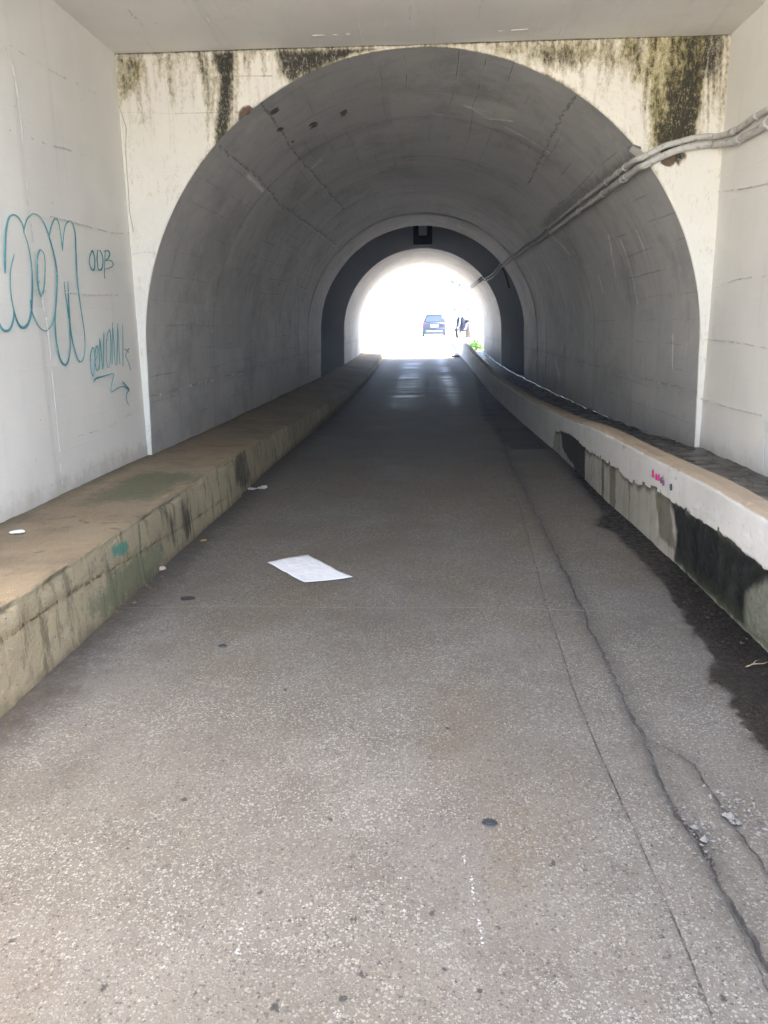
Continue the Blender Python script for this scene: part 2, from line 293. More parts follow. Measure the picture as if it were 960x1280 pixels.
# ------------------------------------------------------------------ material helpers
class NT:
    def __init__(s, name, rough=.7, spec=.4):
        s.m = bpy.data.materials.new(name); s.m.use_nodes = True
        s.t = s.m.node_tree; s.b = s.t.nodes['Principled BSDF']
        s.set(Roughness=rough, **{'Specular IOR Level': spec})
        s.obj = s.t.nodes.new('ShaderNodeTexCoord').outputs['Object']
    def set(s, **k):
        for a, v in k.items(): s.put(s.b.inputs[a], v)
    def put(s, sock, v):
        if hasattr(v, 'links'): s.t.links.new(v, sock)
        elif isinstance(v, (tuple, list)) and sock.type == 'RGBA' and len(v) == 3: sock.default_value = (*v, 1)
        elif v is not None: sock.default_value = v
    def math(s, op, a, b=None, c=None):
        n = s.t.nodes.new('ShaderNodeMath'); n.operation = op
        for i, v in enumerate((a, b, c)):
            if v is not None: s.put(n.inputs[i], v)
        return n.outputs[0]
    def add(s, a, b): return s.math('ADD', a, b)
    def mul(s, a, b): return s.math('MULTIPLY', a, b)
    def mx(s, a, b): return s.math('MAXIMUM', a, b)
    def mix(s, f, a, b):
        n = s.t.nodes.new('ShaderNodeMix'); n.data_type = 'RGBA'
        s.put(n.inputs[0], f); s.put(n.inputs[6], a); s.put(n.inputs[7], b)
        return n.outputs[2]
    def mult(s, f, a, b):
        n = s.t.nodes.new('ShaderNodeMix'); n.data_type = 'RGBA'; n.blend_type = 'MULTIPLY'
        s.put(n.inputs[0], f); s.put(n.inputs[6], a); s.put(n.inputs[7], b)
        return n.outputs[2]
    def fmix(s, f, a, b):
        n = s.t.nodes.new('ShaderNodeMix'); n.data_type = 'FLOAT'
        s.put(n.inputs[0], f); s.put(n.inputs[2], a); s.put(n.inputs[3], b)
        return n.outputs[0]
    def step(s, x, lo, hi, a=0.0, b=1.0):
        n = s.t.nodes.new('ShaderNodeMapRange'); n.interpolation_type = 'SMOOTHSTEP'
        s.put(n.inputs[0], x); s.put(n.inputs[1], lo); s.put(n.inputs[2], hi); s.put(n.inputs[3], a); s.put(n.inputs[4], b)
        return n.outputs[0]
    def scaled(s, sc, vec=None, off=(0, 0, 0)):
        n = s.t.nodes.new('ShaderNodeMapping'); s.put(n.inputs[0], vec or s.obj)
        n.inputs[1].default_value = off; n.inputs[3].default_value = sc if hasattr(sc, '__len__') else (sc,) * 3
        return n.outputs[0]
    def noise(s, sc, detail=4, rough=.55, off=(0, 0, 0), dist=0.0):
        n = s.t.nodes.new('ShaderNodeTexNoise'); s.put(n.inputs['Vector'], s.scaled(sc, off=off))
        n.inputs['Scale'].default_value = 1; n.inputs['Detail'].default_value = detail; n.inputs['Roughness'].default_value = rough
        n.inputs['Distortion'].default_value = dist
        return n.outputs[0]
    def voro(s, sc, feature='F1', out='Distance', off=(0, 0, 0), rand=1.0, warp=0.0):
        n = s.t.nodes.new('ShaderNodeTexVoronoi'); n.feature = feature; v = s.scaled(sc, off=off)
        if warp:
            w = s.t.nodes.new('ShaderNodeTexNoise'); s.put(w.inputs['Vector'], v); w.inputs['Scale'].default_value = 1.7; w.inputs['Detail'].default_value = 2
            a = s.t.nodes.new('ShaderNodeVectorMath'); a.operation = 'MULTIPLY_ADD'; s.put(a.inputs[0], w.outputs['Color']); a.inputs[1].default_value = (warp,) * 3; s.put(a.inputs[2], v); v = a.outputs[0]
        s.put(n.inputs['Vector'], v)
        n.inputs['Scale'].default_value = 1; n.inputs['Randomness'].default_value = rand
        return n.outputs[out]
    def sep(s, v):
        n = s.t.nodes.new('ShaderNodeSeparateXYZ'); s.put(n.inputs[0], v); return n.outputs
    def grey(s, c): return s.sep(c)[0]
    def attr(s, name):
        n = s.t.nodes.new('ShaderNodeAttribute'); n.attribute_name = name; return n.outputs['Fac']
    def field(s, name, edge, amp, nz):
        """crisp ragged mask of an outline field: edge width, raggedness, noise 0..1"""
        return s.step(s.add(s.attr(name), s.mul(s.math('SUBTRACT', nz, .5), amp)), -edge, edge)
    def bump(s, h, dist, strength=1.0, prev=None):
        n = s.t.nodes.new('ShaderNodeBump'); s.put(n.inputs['Height'], h); n.inputs['Distance'].default_value = dist
        n.inputs['Strength'].default_value = strength
        if prev is not None: s.put(n.inputs['Normal'], prev)
        s.t.links.new(n.outputs[0], s.b.inputs['Normal'])
        return n.outputs[0]

def plain(name, col, rough=.6, spec=.4, metal=0.0, var=.12, sc=6.0, bump=0.0):
    """a single-coloured thing with a little grain"""
    t = NT(name, rough, spec)
    n = t.noise(sc, 4, .6)
    a = tuple(c * (1 - var) for c in col); b = tuple(min(1, c * (1 + var)) for c in col)
    t.set(**{'Base Color': t.mix(n, a, b), 'Metallic': metal})
    if bump: t.bump(t.noise(sc * 6, 3), bump)
    return t.m

# ---- painted concrete of the walls and ceiling
def painted_concrete(name, base, dirt=(.38, .35, .29), horiz=True, stain=0.0, lowdirt=None, ceiling=False):
    t = NT(name, .72, .3)
    big = t.noise(.9, 3, .6); mid = t.noise(5, 5, .65); fine = t.noise(55, 3, .6)
    c = t.mix(t.step(big, .3, .75), tuple(v * .93 for v in base), tuple(min(1, v * 1.05) for v in base))
    c = t.mix(t.mul(t.step(mid, .55, .8), .35), c, tuple(v * .82 for v in base))
    streak = t.noise((7, 7, .5) if not ceiling else (9, .8, 1), 4, .6)
    c = t.mix(t.mul(t.step(streak, .58, .8), .22), c, dirt)
    # speckle of small pits and flaked paint
    pits = t.step(t.voro(11, off=(3, 1, 2)), .05, .085)
    pm = t.mul(t.math('SUBTRACT', 1.0, pits), t.step(t.noise(1.7, 2, .5, off=(5, 5, 5)), .55, .62))
    c = t.mix(t.mul(pm, .75), c, tuple(v * .38 for v in base))
    x, y, z = t.sep(t.obj)
    if lowdirt is not None:
        m = t.mul(t.step(t.add(z, t.mul(t.math('SUBTRACT', mid, .5), .35)), lowdirt + .18, lowdirt - .02), .45)
        c = t.mix(m, c, (.25, .22, .17))
    t.set(**{'Base Color': c, 'Roughness': t.fmix(mid, .6, .85)})
    # board marks left by the formwork
    co = z if not ceiling else x
    saw = t.math('FRACT', t.add(t.mul(co, 5.4), t.mul(big, .04)))
    groove = t.mul(t.step(t.math('ABSOLUTE', t.math('SUBTRACT', saw, .5)), .0, .035), .5)
    h = t.add(t.add(t.mul(groove, .25), t.mul(mid, .7)), t.mul(fine, .16))
    n1 = t.bump(h, .006, .8)
    t.bump(pm, .012, -.6, n1)
    return t.m

M = {}
M['left_wall'] = painted_concrete('painted_wall_concrete', (.735, .715, .655), lowdirt=.36)
M['right_wall'] = painted_concrete('painted_side_concrete', (.715, .695, .64), lowdirt=.36)
M['ceiling'] = painted_concrete('painted_ceiling_concrete', (.72, .705, .67), ceiling=True)

def portal_material():
    t = NT('mouldy_painted_concrete', .75, .25)
    x, y, z = t.sep(t.obj)
    big = t.noise(1.2, 3, .6); mid = t.noise(7, 6, .7); fine = t.noise(60, 4, .7)
    streak = t.noise((26, 26, 1.5), 5, .65); streak2 = t.noise((60, 60, 3.0), 4, .65, off=(7, 2, 4))
    base = (.76, .735, .655)
    c = t.mix(t.step(big, .3, .75), (.70, .675, .595), base)
    top = t.step(z, 2.55, 3.45)
    # faint runs down the paint
    runs = t.mul(t.mul(t.step(streak, .54, .74), top), .55)
    c = t.mix(runs, c, (.34, .31, .20))
    blotch = t.mul(t.step(t.add(t.mul(mid, .6), t.mul(streak, .5)), .62, .8), t.mul(top, .6))
    c = t.mix(blotch, c, (.47, .42, .27))
    grain = t.add(t.mul(t.noise((44, 44, 24), 7, .8, off=(7, 2, 4)), .55), t.add(t.mul(t.noise((22, 22, 4), 6, .7, off=(1, 6, 2)), .25), t.mul(mid, .20)))
    m = t.attr('mould'); gm = t.add(m, t.mul(t.math('SUBTRACT', grain, .5), 3.0))
    fleck = t.mul(t.step(t.noise((75, 75, 45), 5, .7, off=(3, 8, 8)), .53, .62), t.step(t.noise((11, 11, 6), 5, .7, off=(1, 3, 9)), .42, .62))
    fleck = t.mx(fleck, t.mul(t.step(t.noise((30, 30, 15), 6, .8, off=(6, 1, 3)), .55, .63), .85))
    yl = t.step(t.add(t.attr('yellow'), t.mul(t.math('SUBTRACT', t.noise((8, 8, 4), 5, .65, off=(2, 9, 1)), .5), 1.6)), .35, .9)
    c = t.mix(t.step(gm, .05, .45, 0, .85), c, t.mix(yl, (.47, .42, .30), (.43, .38, .20)))
    c = t.mix(t.step(gm, .34, .72, 0, .9), c, t.mix(yl, (.20, .18, .12), (.22, .19, .08)))
    c = t.mix(t.step(gm, .55, .90, 0, .96), c, t.mix(grain, (.014, .013, .010), (.05, .044, .03)))
    c = t.mix(t.mul(t.mul(fleck, t.step(gm, .4, .8)), .75), c, t.mix(yl, (.42, .40, .33), (.44, .38, .22)))
    f3 = t.step(gm, .4, 1.0)
    # patches where the plaster came off
    f5 = t.field('in_spall', .012, .05, mid)
    c = t.mix(f5, c, t.mix(fine, (.07, .045, .03), (.22, .15, .10)))
    # hairline cracks
    cr = t.step(t.add(t.attr('d_crack'), t.mul(t.math('SUBTRACT', mid, .5), .006)), .001, .0045, 1, 0)
    c = t.mix(t.mul(cr, .75), c, (.16, .14, .10))
    # damp dirt on the lowest half metre
    low = t.mul(t.step(t.add(z, t.mul(mid, .3)), .75, .35), .5)
    c = t.mix(low, c, (.42, .38, .29))
    t.set(**{'Base Color': c, 'Roughness': t.fmix(mid, .6, .9)})
    t.bump(t.add(t.add(t.mul(mid, .6), t.mul(fine, .3)), t.add(t.mul(f3, t.mul(fine, .8)), t.mul(f5, -1.0))), .007, .9)
    return t.m
M['portal'] = portal_material()

def vault_material(name, k, joints, long_joints):
    t = NT(name, .7, .35)
    x, y, z = t.sep(t.obj)
    big = t.noise(.55, 4, .6); mid = t.noise(4.5, 5, .65); fine = t.noise(48, 4, .65)
    th = t.attr('arc')                                   # metres round the arch
    c = t.mix(t.step(big, .28, .75), (.43, .425, .415), (.515, .51, .50))
    c = t.mix(t.mul(t.step(mid, .5, .8), .4), c, (.34, .33, .315))
    # dirt running down from the crown
    nn = t.t.nodes.new('ShaderNodeCombineXYZ'); t.put(nn.inputs[0], t.mul(th, .6)); t.put(nn.inputs[1], t.mul(y, 8.0)); 
    tn = t.t.nodes.new('ShaderNodeTexNoise'); t.put(tn.inputs['Vector'], nn.outputs[0]); tn.inputs['Scale'].default_value = 1; tn.inputs['Detail'].default_value = 5; tn.inputs['Roughness'].default_value = .65
    runs = tn.outputs[0]
    c = t.mix(t.mul(t.step(runs, .55, .75), .38), c, (.20, .19, .175))
    c = t.mix(t.mul(t.step(runs, .44, .3), .22), c, (.50, .49, .47))
    # pale lime crumbs along the joints
    wv = t.mul(t.math('SUBTRACT', t.noise(6, 4, .7), .5), .05)
    dj = None
    for src, lst in ((y, joints), (th, long_joints)):
        for v in lst:
            d = t.math('ABSOLUTE', t.add(t.math('SUBTRACT', src, v), wv)); dj = d if dj is None else t.math('MINIMUM', dj, d)
    jn = t.mul(t.step(t.noise(7, 5, .75, off=(4, 4, 4)), .55, .60), t.step(t.noise(1.1, 3, .6, off=(2, 6, 4)), .42, .50))
    jd = t.mul(t.step(dj, .003, .013, 1, 0), t.step(t.noise(2.4, 4, .65, off=(9, 2, 4)), .40, .54))
    c = t.mix(t.mul(jd, .42), c, (.13, .125, .12))
    c = t.mix(t.mul(t.mul(t.step(dj, .006, .018, 1, 0), jn), .9), c, (.86, .85, .82))
    near_j = t.mul(t.step(t.add(dj, t.mul(t.math('SUBTRACT', mid, .5), .22)), .10, .0), .35)
    c = t.mix(t.mul(near_j, .6), c, (.24, .23, .215))
    # faint board marks round the arch
    bm_ = t.math('FRACT', t.add(t.mul(th, 4.6), t.mul(t.noise((.3, .5, .3), 2, .5), .5)))
    board = t.mul(t.step(t.math('ABSOLUTE', t.math('SUBTRACT', bm_, .5)), .005, .04, 1, 0), t.step(t.noise((2.2, .9, 2.2), 5, .7, off=(1, 8, 3)), .46, .60))
    c = t.mix(t.mul(board, .30), c, (.17, .165, .155))
    # cracks, fallen patches, pale scratches, dark band by the conduits
    cr = t.step(t.add(t.attr('d_crack'), t.mul(t.math('SUBTRACT', t.noise(22, 5, .75), .5), .06)), .003, .016, 1, 0)
    c = t.mix(t.mul(cr, .7), c, (.11, .105, .095))
    sp = t.field('in_spall', .008, .05, t.noise(26, 5, .75))
    c = t.mix(sp, c, t.mix(fine, (.06, .045, .035), (.19, .14, .10)))
    sc = t.mul(t.step(t.add(t.attr('d_scratch'), t.mul(t.math('SUBTRACT', t.noise(30, 4, .7), .5), .06)), .002, .032, 1, 0), .85)
    c = t.mix(sc, c, (.84, .83, .80))
    pale = t.mul(t.field('in_pale', .05, .30, mid), .5)
    c = t.mix(pale, c, (.64, .62, .58))
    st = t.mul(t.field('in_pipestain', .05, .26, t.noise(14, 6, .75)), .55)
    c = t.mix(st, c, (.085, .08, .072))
    # road dirt on the lowest part
    low = t.mul(t.step(t.add(z, t.mul(mid, .5)), .95, .35), .5)
    c = t.mix(low, c, (.21, .195, .17))
    scuff = t.mul(t.step(t.noise((2.6, 1.4, 3.0), 6, .75, off=(6, 2, 8)), .60, .70), .35)
    c = t.mix(scuff, c, (.62, .61, .585))
    soot = t.mul(t.step(t.noise((1.1, .7, 1.1), 6, .75, off=(2, 7, 3)), .47, .68), .42)
    c = t.mix(soot, c, (.20, .195, .185))
    c = t.mult(1.0, c, t.mix(t.attr('tone'), (.86, .86, .865), (1.0, 1.0, 1.0)))
    c = t.mult(1.0, c, (k, k * .985, k * .95))
    t.set(**{'Base Color': c, 'Roughness': t.fmix(mid, .55, .8)})
    t.bump(t.add(t.add(t.mul(mid, .8), t.mul(fine, .22)), t.add(t.mul(board, -.22), t.mul(sp, -1.2))), .016, .9)
    return t.m
M['bare'] = painted_concrete('bare_concrete', (.24, .245, .25), dirt=(.15, .145, .135))  # concrete set darker, so the gap's shade sits in its colour
M['bare_face'] = painted_concrete('bare_face_concrete', (.56, .60, .66), dirt=(.25, .245, .235))  # blue lift of lens glare put into the face's colour


def road_material():
    t = NT('worn_concrete_road', .75, .28)
    x, y, z = t.sep(t.obj)
    # stones showing in the worn face
    vc = t.sep(t.voro(112, out='Color', warp=1.3)); vd = t.voro(112, warp=1.3); stone = t.step(vd, .60, .32)
    vc2 = t.sep(t.voro(215, out='Color', off=(3, 5, 7), warp=1.2)); stone2 = t.step(t.voro(215, off=(3, 5, 7), warp=1.2), .55, .3)
    vc3 = t.sep(t.voro(64, out='Color', off=(9, 5, 2), warp=1.3)); stone3 = t.step(t.voro(64, off=(9, 5, 2), warp=1.3), .42, .26)
    big = t.noise(.8, 4, .6); mid = t.noise(3.6, 6, .66); small = t.noise(17, 5, .7); fine = t.noise(230, 3, .65)
    c = t.mix(t.step(big, .3, .7), (0.101, 0.089, 0.071), (0.131, 0.119, 0.102))
    c = t.mix(t.mul(t.step(mid, .42, .75), .65), c, (0.076, 0.065, 0.052))
    c = t.mix(t.mul(t.step(small, .48, .78), .45), c, (0.063, 0.057, 0.047))
    brown = t.mul(t.step(t.add(t.noise((.9, .45, 1), 4, .65, off=(8, 3, 1)), t.step(y, 2.6, 5.5, 0, .17)), .50, .70), .8)
    c = t.mix(brown, c, (0.102, 0.082, 0.056))
    show = t.step(t.noise(1.9, 5, .7, off=(2, 2, 9)), .36, .62)          # where the stones show through
    c = t.mix(t.mul(t.mul(stone, t.step(vc[0], .50, .9)), t.fmix(show, .35, .95)), c, (0.242, 0.231, 0.205))
    c = t.mix(t.mul(t.mul(stone2, t.step(vc2[1], .66, .95)), t.fmix(show, .3, .8)), c, (0.282, 0.271, 0.247))
    c = t.mix(t.mul(t.mul(stone3, t.step(vc3[2], .80, .93)), t.fmix(show, .2, .7)), c, (0.217, 0.206, 0.184))
    c = t.mix(t.mul(t.mul(stone, t.step(vc[1], .22, .04)), .75), c, (0.037, 0.034, 0.030))
    c = t.mix(t.mul(t.mul(stone2, t.step(vc2[0], .2, .04)), .7), c, (0.031, 0.030, 0.027))
    c = t.mix(t.mul(t.step(fine, .52, .75), .4), c, (0.039, 0.037, 0.033))
    sp_w = t.mul(t.step(t.voro(26, off=(1, 4, 2), warp=1.2), .17, .10), t.step(t.sep(t.voro(26, out='Color', off=(1, 4, 2), warp=1.2))[2], .90, .93))
    c = t.mix(t.mul(sp_w, .6), c, (0.303, 0.298, 0.279))
    # kerb-side dirt
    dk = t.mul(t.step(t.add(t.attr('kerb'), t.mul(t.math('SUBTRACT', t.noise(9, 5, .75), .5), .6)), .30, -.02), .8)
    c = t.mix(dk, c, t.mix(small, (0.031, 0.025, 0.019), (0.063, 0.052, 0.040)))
    # gum and oil spots
    gn = t.noise(55, 4, .7)
    gum = t.step(t.add(t.attr('d_spot'), t.mul(t.math('SUBTRACT', gn, .5), .04)), .0, .006, 1, 0)
    c = t.mix(t.mul(gum, t.fmix(gn, .75, 1.0)), c, (0.019, 0.019, 0.019))
    g2 = t.mul(t.step(t.add(t.voro(9, off=(6, 1, 3)), t.mul(t.math('SUBTRACT', gn, .5), .14)), .06, .02), t.step(t.sep(t.voro(9, out='Color', off=(6, 1, 3)))[0], .35, .4))
    c = t.mix(t.mul(g2, .6), c, (0.033, 0.032, 0.030))
    pa = t.mul(t.step(t.add(t.attr('d_paint'), t.mul(t.math('SUBTRACT', t.noise(95, 4, .75), .5), .06)), -.004, .004, 1, 0), .8)
    c = t.mix(pa, c, (0.448, 0.455, 0.451))
    # soft dark staining along the wide crack
    ws = t.mul(t.step(t.add(t.attr('d_wide'), t.mul(t.math('SUBTRACT', small, .5), .20)), .09, -.01), .45)
    c = t.mix(ws, c, (0.035, 0.033, 0.030))
    cn = t.noise(80, 4, .7)
    cr = t.step(t.add(t.attr('d_crack'), t.mul(t.math('SUBTRACT', cn, .5), .012)), .0008, .0046, 1, 0)
    crn = t.fmix(t.step(t.noise(7, 5, .75, off=(1, 1, 6)), .38, .58), .25, .95)
    c = t.mix(t.mul(cr, crn), c, (0.032, 0.030, 0.027))
    se = t.mul(t.step(t.add(t.attr('d_seam'), t.mul(t.math('SUBTRACT', fine, .5), .01)), .001, .010, 1, 0), .65)
    c = t.mix(se, c, (0.181, 0.175, 0.157))
    # wet patch beside the wall
    wn = t.noise(7, 7, .75)
    wet = t.field('in_wet', .018, .24, wn)
    damp = t.field('in_wet', .10, .26, wn)
    c = t.mult(t.mul(damp, .6), c, (.52, .46, .42))
    c = t.mult(wet, c, (.20, .18, .165))
    far = t.mul(t.field('in_far', .06, .25, mid), .85)
    c = t.mult(far, c, (.34, .33, .32))
    bands = t.step(t.noise((.35, 1.7, 1), 5, .7, off=(3, 8, 1)), .42, .60)
    tr = t.mul(t.attr('track'), t.fmix(bands, .25, 1.0))
    ridge = t.noise((.6, 9, 1), 5, .7)
    rough = t.fmix(t.step(y, 9, 20), .76, t.fmix(tr, .74, t.fmix(bands, .62, .40)))
    c = t.mix(t.mul(t.mul(t.step(y, 7.0, 12.0), bands), .4), c, (0.106, 0.102, 0.099))
    rough = t.fmix(far, rough, .85)
    t.set(**{'Base Color': c, 'Roughness': t.fmix(wet, rough, t.fmix(t.step(t.noise(24, 4, .7), .4, .6), .65, .35))})
    hgt = t.add(t.add(t.mul(t.mul(stone, vc[0]), .6), t.mul(fine, .35)), t.add(t.mul(small, .9), t.mul(t.mul(cr, crn), -1.6)))
    n1 = t.bump(hgt, .0045, .9)
    t.bump(t.mul(ridge, t.step(y, 6.0, 12.0)), .02, .9, n1)
    return t.m
M['road'] = road_material()

def ledge_material():
    t = NT('dirty_kerb_concrete', .82, .25)
    x, y, z = t.sep(t.obj)
    big = t.noise(1.1, 4, .6); mid = t.noise(6, 6, .68); fine = t.noise(75, 4, .7); grit = t.noise(260, 2, .6)
    face = t.attr('face')
    top = t.mix(t.step(big, .3, .72), (0.212, 0.160, 0.097), (0.284, 0.222, 0.140))
    top = t.mix(t.mul(t.step(t.noise(2.4, 6, .75, off=(3, 1, 6)), .46, .66), .55), top, (.13, .10, .065))
    top = t.mix(t.mul(t.step(mid, .48, .75), .5), top, (0.160, 0.121, 0.076))
    top = t.mix(t.mul(t.step(fine, .55, .8), .4), top, (0.336, 0.281, 0.194))
    top = t.mix(t.mul(t.step(grit, .6, .75), .3), top, (0.112, 0.086, 0.058))
    moss = t.mul(t.field('in_moss', .08, .55, t.noise(13, 7, .8)), .7)
    top = t.mix(moss, top, (0.104, 0.113, 0.061))
    sc = t.mul(t.step(t.add(t.attr('d_scuff'), t.mul(t.math('SUBTRACT', t.noise(26, 4, .7), .5), .07)), .0, .016, 1, 0), .8)
    top = t.mix(sc, top, (0.080, 0.082, 0.047))
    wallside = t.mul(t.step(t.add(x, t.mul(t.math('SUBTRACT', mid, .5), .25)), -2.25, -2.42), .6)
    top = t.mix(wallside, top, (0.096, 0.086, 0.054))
    f = t.mix(t.step(big, .3, .7), (0.272, 0.230, 0.144), (0.368, 0.316, 0.209))
    f = t.mix(t.mul(t.step(t.noise((2, 3.5, 9), 5, .65, off=(1, 2, 8)), .5, .72), .55), f, (0.188, 0.172, 0.112))
    f = t.mix(t.mul(t.step(t.noise((3, 12, 2.2), 4, .6), .55, .75), .4), f, (0.400, 0.359, 0.259))
    f = t.mix(t.mul(t.step(fine, .58, .8), .35), f, (0.160, 0.140, 0.094))
    seam = t.step(t.add(t.attr('d_seam'), t.mul(t.math('SUBTRACT', t.noise(24, 5, .75), .5), .06)), .0, .016, 1, 0)
    f = t.mix(t.mul(seam, .9), f, (0.072, 0.055, 0.032))
    rust = t.mul(t.step(t.add(t.attr('d_seam'), t.mul(t.math('SUBTRACT', mid, .5), .08)), .0, .035, 1, 0), .35)
    f = t.mix(rust, f, (0.240, 0.172, 0.079))
    pores = t.mul(t.step(t.voro(48, off=(1, 7, 2), warp=1.0), .20, .10), t.step(t.sep(t.voro(48, out='Color', off=(1, 7, 2), warp=1.0))[1], .62, .7))
    f = t.mix(t.mul(pores, .75), f, (0.080, 0.062, 0.040))
    grime = t.mul(t.step(t.noise((2, 14, 3), 6, .7, off=(7, 1, 5)), .50, .66), .7)
    f = t.mix(grime, f, (0.104, 0.086, 0.054))
    alg = t.mul(t.field('in_algae', .05, .48, t.noise((8, 11, 16), 7, .8)), .62)
    f = t.mix(alg, f, (0.092, 0.117, 0.061))
    tn = t.add(t.mul(t.noise((1, 30, 3), 4, .65), .7), t.mul(mid, .3))
    drip = t.mul(t.field('in_drip', .05, .30, tn), t.fmix(t.step(tn, .38, .58), .35, .92))
    f = t.mix(drip, f, (0.048, 0.041, 0.030))
    teal = t.mul(t.field('in_teal', .015, .06, t.noise(30, 4, .7)), .8)
    f = t.mix(teal, f, (0.036, 0.211, 0.158))
    jt = t.mul(t.step(t.add(t.attr('d_joint'), t.mul(t.math('SUBTRACT', mid, .5), .03)), .004, .018, 1, 0), .75)
    f = t.mix(jt, f, (0.080, 0.109, 0.058))
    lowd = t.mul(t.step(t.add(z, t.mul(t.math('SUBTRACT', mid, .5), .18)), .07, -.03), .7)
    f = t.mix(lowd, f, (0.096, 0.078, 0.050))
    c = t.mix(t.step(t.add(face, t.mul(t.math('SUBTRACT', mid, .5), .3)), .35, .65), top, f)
    t.set(**{'Base Color': c})
    n1 = t.bump(t.add(t.add(t.mul(mid, .8), t.mul(fine, .6)), t.add(t.mul(seam, -.9), t.mul(pores, -.5))), .015, 1.0)
    t.bump(grit, .002, .7, n1)
    return t.m
M['ledge'] = ledge_material()

def parapet_material():
    t = NT('stained_parapet_concrete', .72, .35)
    x, y, z = t.sep(t.obj)
    big = t.noise(1.3, 4, .6); mid = t.noise(7, 6, .68); fine = t.noise(70, 4, .7)
    streak = t.noise((3, 22, 1.8), 5, .62)
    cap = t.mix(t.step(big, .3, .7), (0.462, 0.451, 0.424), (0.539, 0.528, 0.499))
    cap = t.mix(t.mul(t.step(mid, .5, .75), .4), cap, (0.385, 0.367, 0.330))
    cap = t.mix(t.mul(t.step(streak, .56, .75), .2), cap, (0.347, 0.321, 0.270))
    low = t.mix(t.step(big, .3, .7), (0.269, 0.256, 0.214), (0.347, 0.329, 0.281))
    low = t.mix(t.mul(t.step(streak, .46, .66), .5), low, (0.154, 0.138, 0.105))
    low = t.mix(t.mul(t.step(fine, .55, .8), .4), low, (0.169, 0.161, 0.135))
    nz = t.add(t.mul(streak, .7), t.mul(mid, .3))
    dr = t.mul(t.field('in_drip', .014, .06, nz), .8)
    low = t.mix(dr, low, (0.100, 0.084, 0.053))
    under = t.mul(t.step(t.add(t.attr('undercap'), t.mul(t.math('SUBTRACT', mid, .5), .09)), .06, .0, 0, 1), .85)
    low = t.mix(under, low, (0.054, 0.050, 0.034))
    bl = t.field('in_black', .025, .12, nz)
    low = t.mix(bl, low, t.mix(t.step(t.noise((3, 9, 1.4), 6, .7, off=(4, 4, 1)), .4, .68), (.007, .007, .006), (.022, .021, .017)))
    pp = t.mul(t.field('in_pale', .03, .09, nz), .85)
    low = t.mix(pp, low, t.mix(mid, (0.100, 0.103, 0.075), (0.231, 0.229, 0.180)))
    gr = t.mul(t.mul(t.step(t.add(z, t.mul(mid, .12)), .16, .03), bl), .7)
    low = t.mix(gr, low, (0.039, 0.050, 0.021))
    dp = t.field('in_dark', .012, .05, nz)
    peel = t.step(t.noise((9, 9, 14), 6, .75, off=(3, 3, 3)), .62, .66)
    cap = t.mix(t.mul(peel, .55), cap, (0.308, 0.283, 0.232))
    specks = t.mul(t.step(t.voro(34, off=(2, 2, 2)), .14, .08), t.step(t.sep(t.voro(34, out='Color', off=(2, 2, 2)))[0], .75, .8))
    cap = t.mix(t.mul(specks, .7), cap, (0.139, 0.122, 0.098))
    # tan grime on the flat top
    tan = t.step(t.add(t.attr('top'), t.mul(t.math('SUBTRACT', t.add(t.mul(mid, .6), t.mul(big, .4)), .5), .55)), .12, .42)
    cap = t.mix(t.mul(tan, .95), cap, t.mix(mid, (.25, .185, .115), (.40, .305, .205)))
    iscap = t.step(t.attr('cap'), .35, .65)
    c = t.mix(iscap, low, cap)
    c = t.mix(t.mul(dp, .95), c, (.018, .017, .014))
    t.set(**{'Base Color': c, 'Roughness': t.fmix(bl, .75, .5)})
    t.bump(t.add(t.add(t.mul(mid, .8), t.mul(fine, .5)), t.mul(peel, -.5)), .012, 1.0)
    return t.m
M['parapet'] = parapet_material()

def walkway_material():
    t = NT('wet_dirty_walkway', .5, .5)
    mid = t.noise(7, 6, .7); fine = t.noise(60, 4, .7); big = t.noise(1.5, 3, .6)
    c = t.mix(t.step(mid, .35, .7), (.042, .036, .030), (.105, .090, .074))
    c = t.mix(t.mul(t.step(fine, .6, .8), .5), c, (.13, .115, .095))
    t.set(**{'Base Color': c, 'Roughness': t.fmix(t.step(mid, .45, .62), .32, .8)})
    t.bump(t.add(t.mul(mid, 1.0), t.mul(fine, .3)), .008, .9)
    return t.m
M['walkway'] = walkway_material()

def ground_material(name, k):
    t = NT(name, .8, .3)
    mid = t.noise(2.5, 5, .65); fine = t.noise(40, 3, .6)
    c = t.mix(t.step(mid, .3, .7), (.36, .345, .32), (.45, .435, .41))
    c = t.mix(t.mul(t.step(fine, .55, .75), .3), c, (.27, .26, .24))
    c = t.mult(1.0, c, (k, k, k))
    t.set(**{'Base Color': c}); t.bump(t.add(mid, fine), .006, .7)
    return t.m
M['street'] = ground_material('pale_street_concrete', .72)
M['yard'] = ground_material('pale_yard_concrete', 1.0)

def earth_material():
    t = NT('dry_earth', .9, .2)
    mid = t.noise(1.5, 6, .7); fine = t.noise(12, 5, .7)
    c = t.mix(t.step(mid, .35, .65), (.13, .11, .065), (.075, .10, .04))
    c = t.mix(t.mul(fine, .5), c, (.20, .17, .11))
    t.set(**{'Base Color': c}); t.bump(fine, .05, 1.0)
    return t.m
M['earth'] = earth_material()

def water_material():
    t = NT('trickling_water', .06, .5)
    t.set(**{'Base Color': (.03, .03, .03), 'IOR': 1.33})
    t.bump(t.noise((60, 14, 60), 3, .6), .006, .8)
    return t.m
M['water'] = water_material()

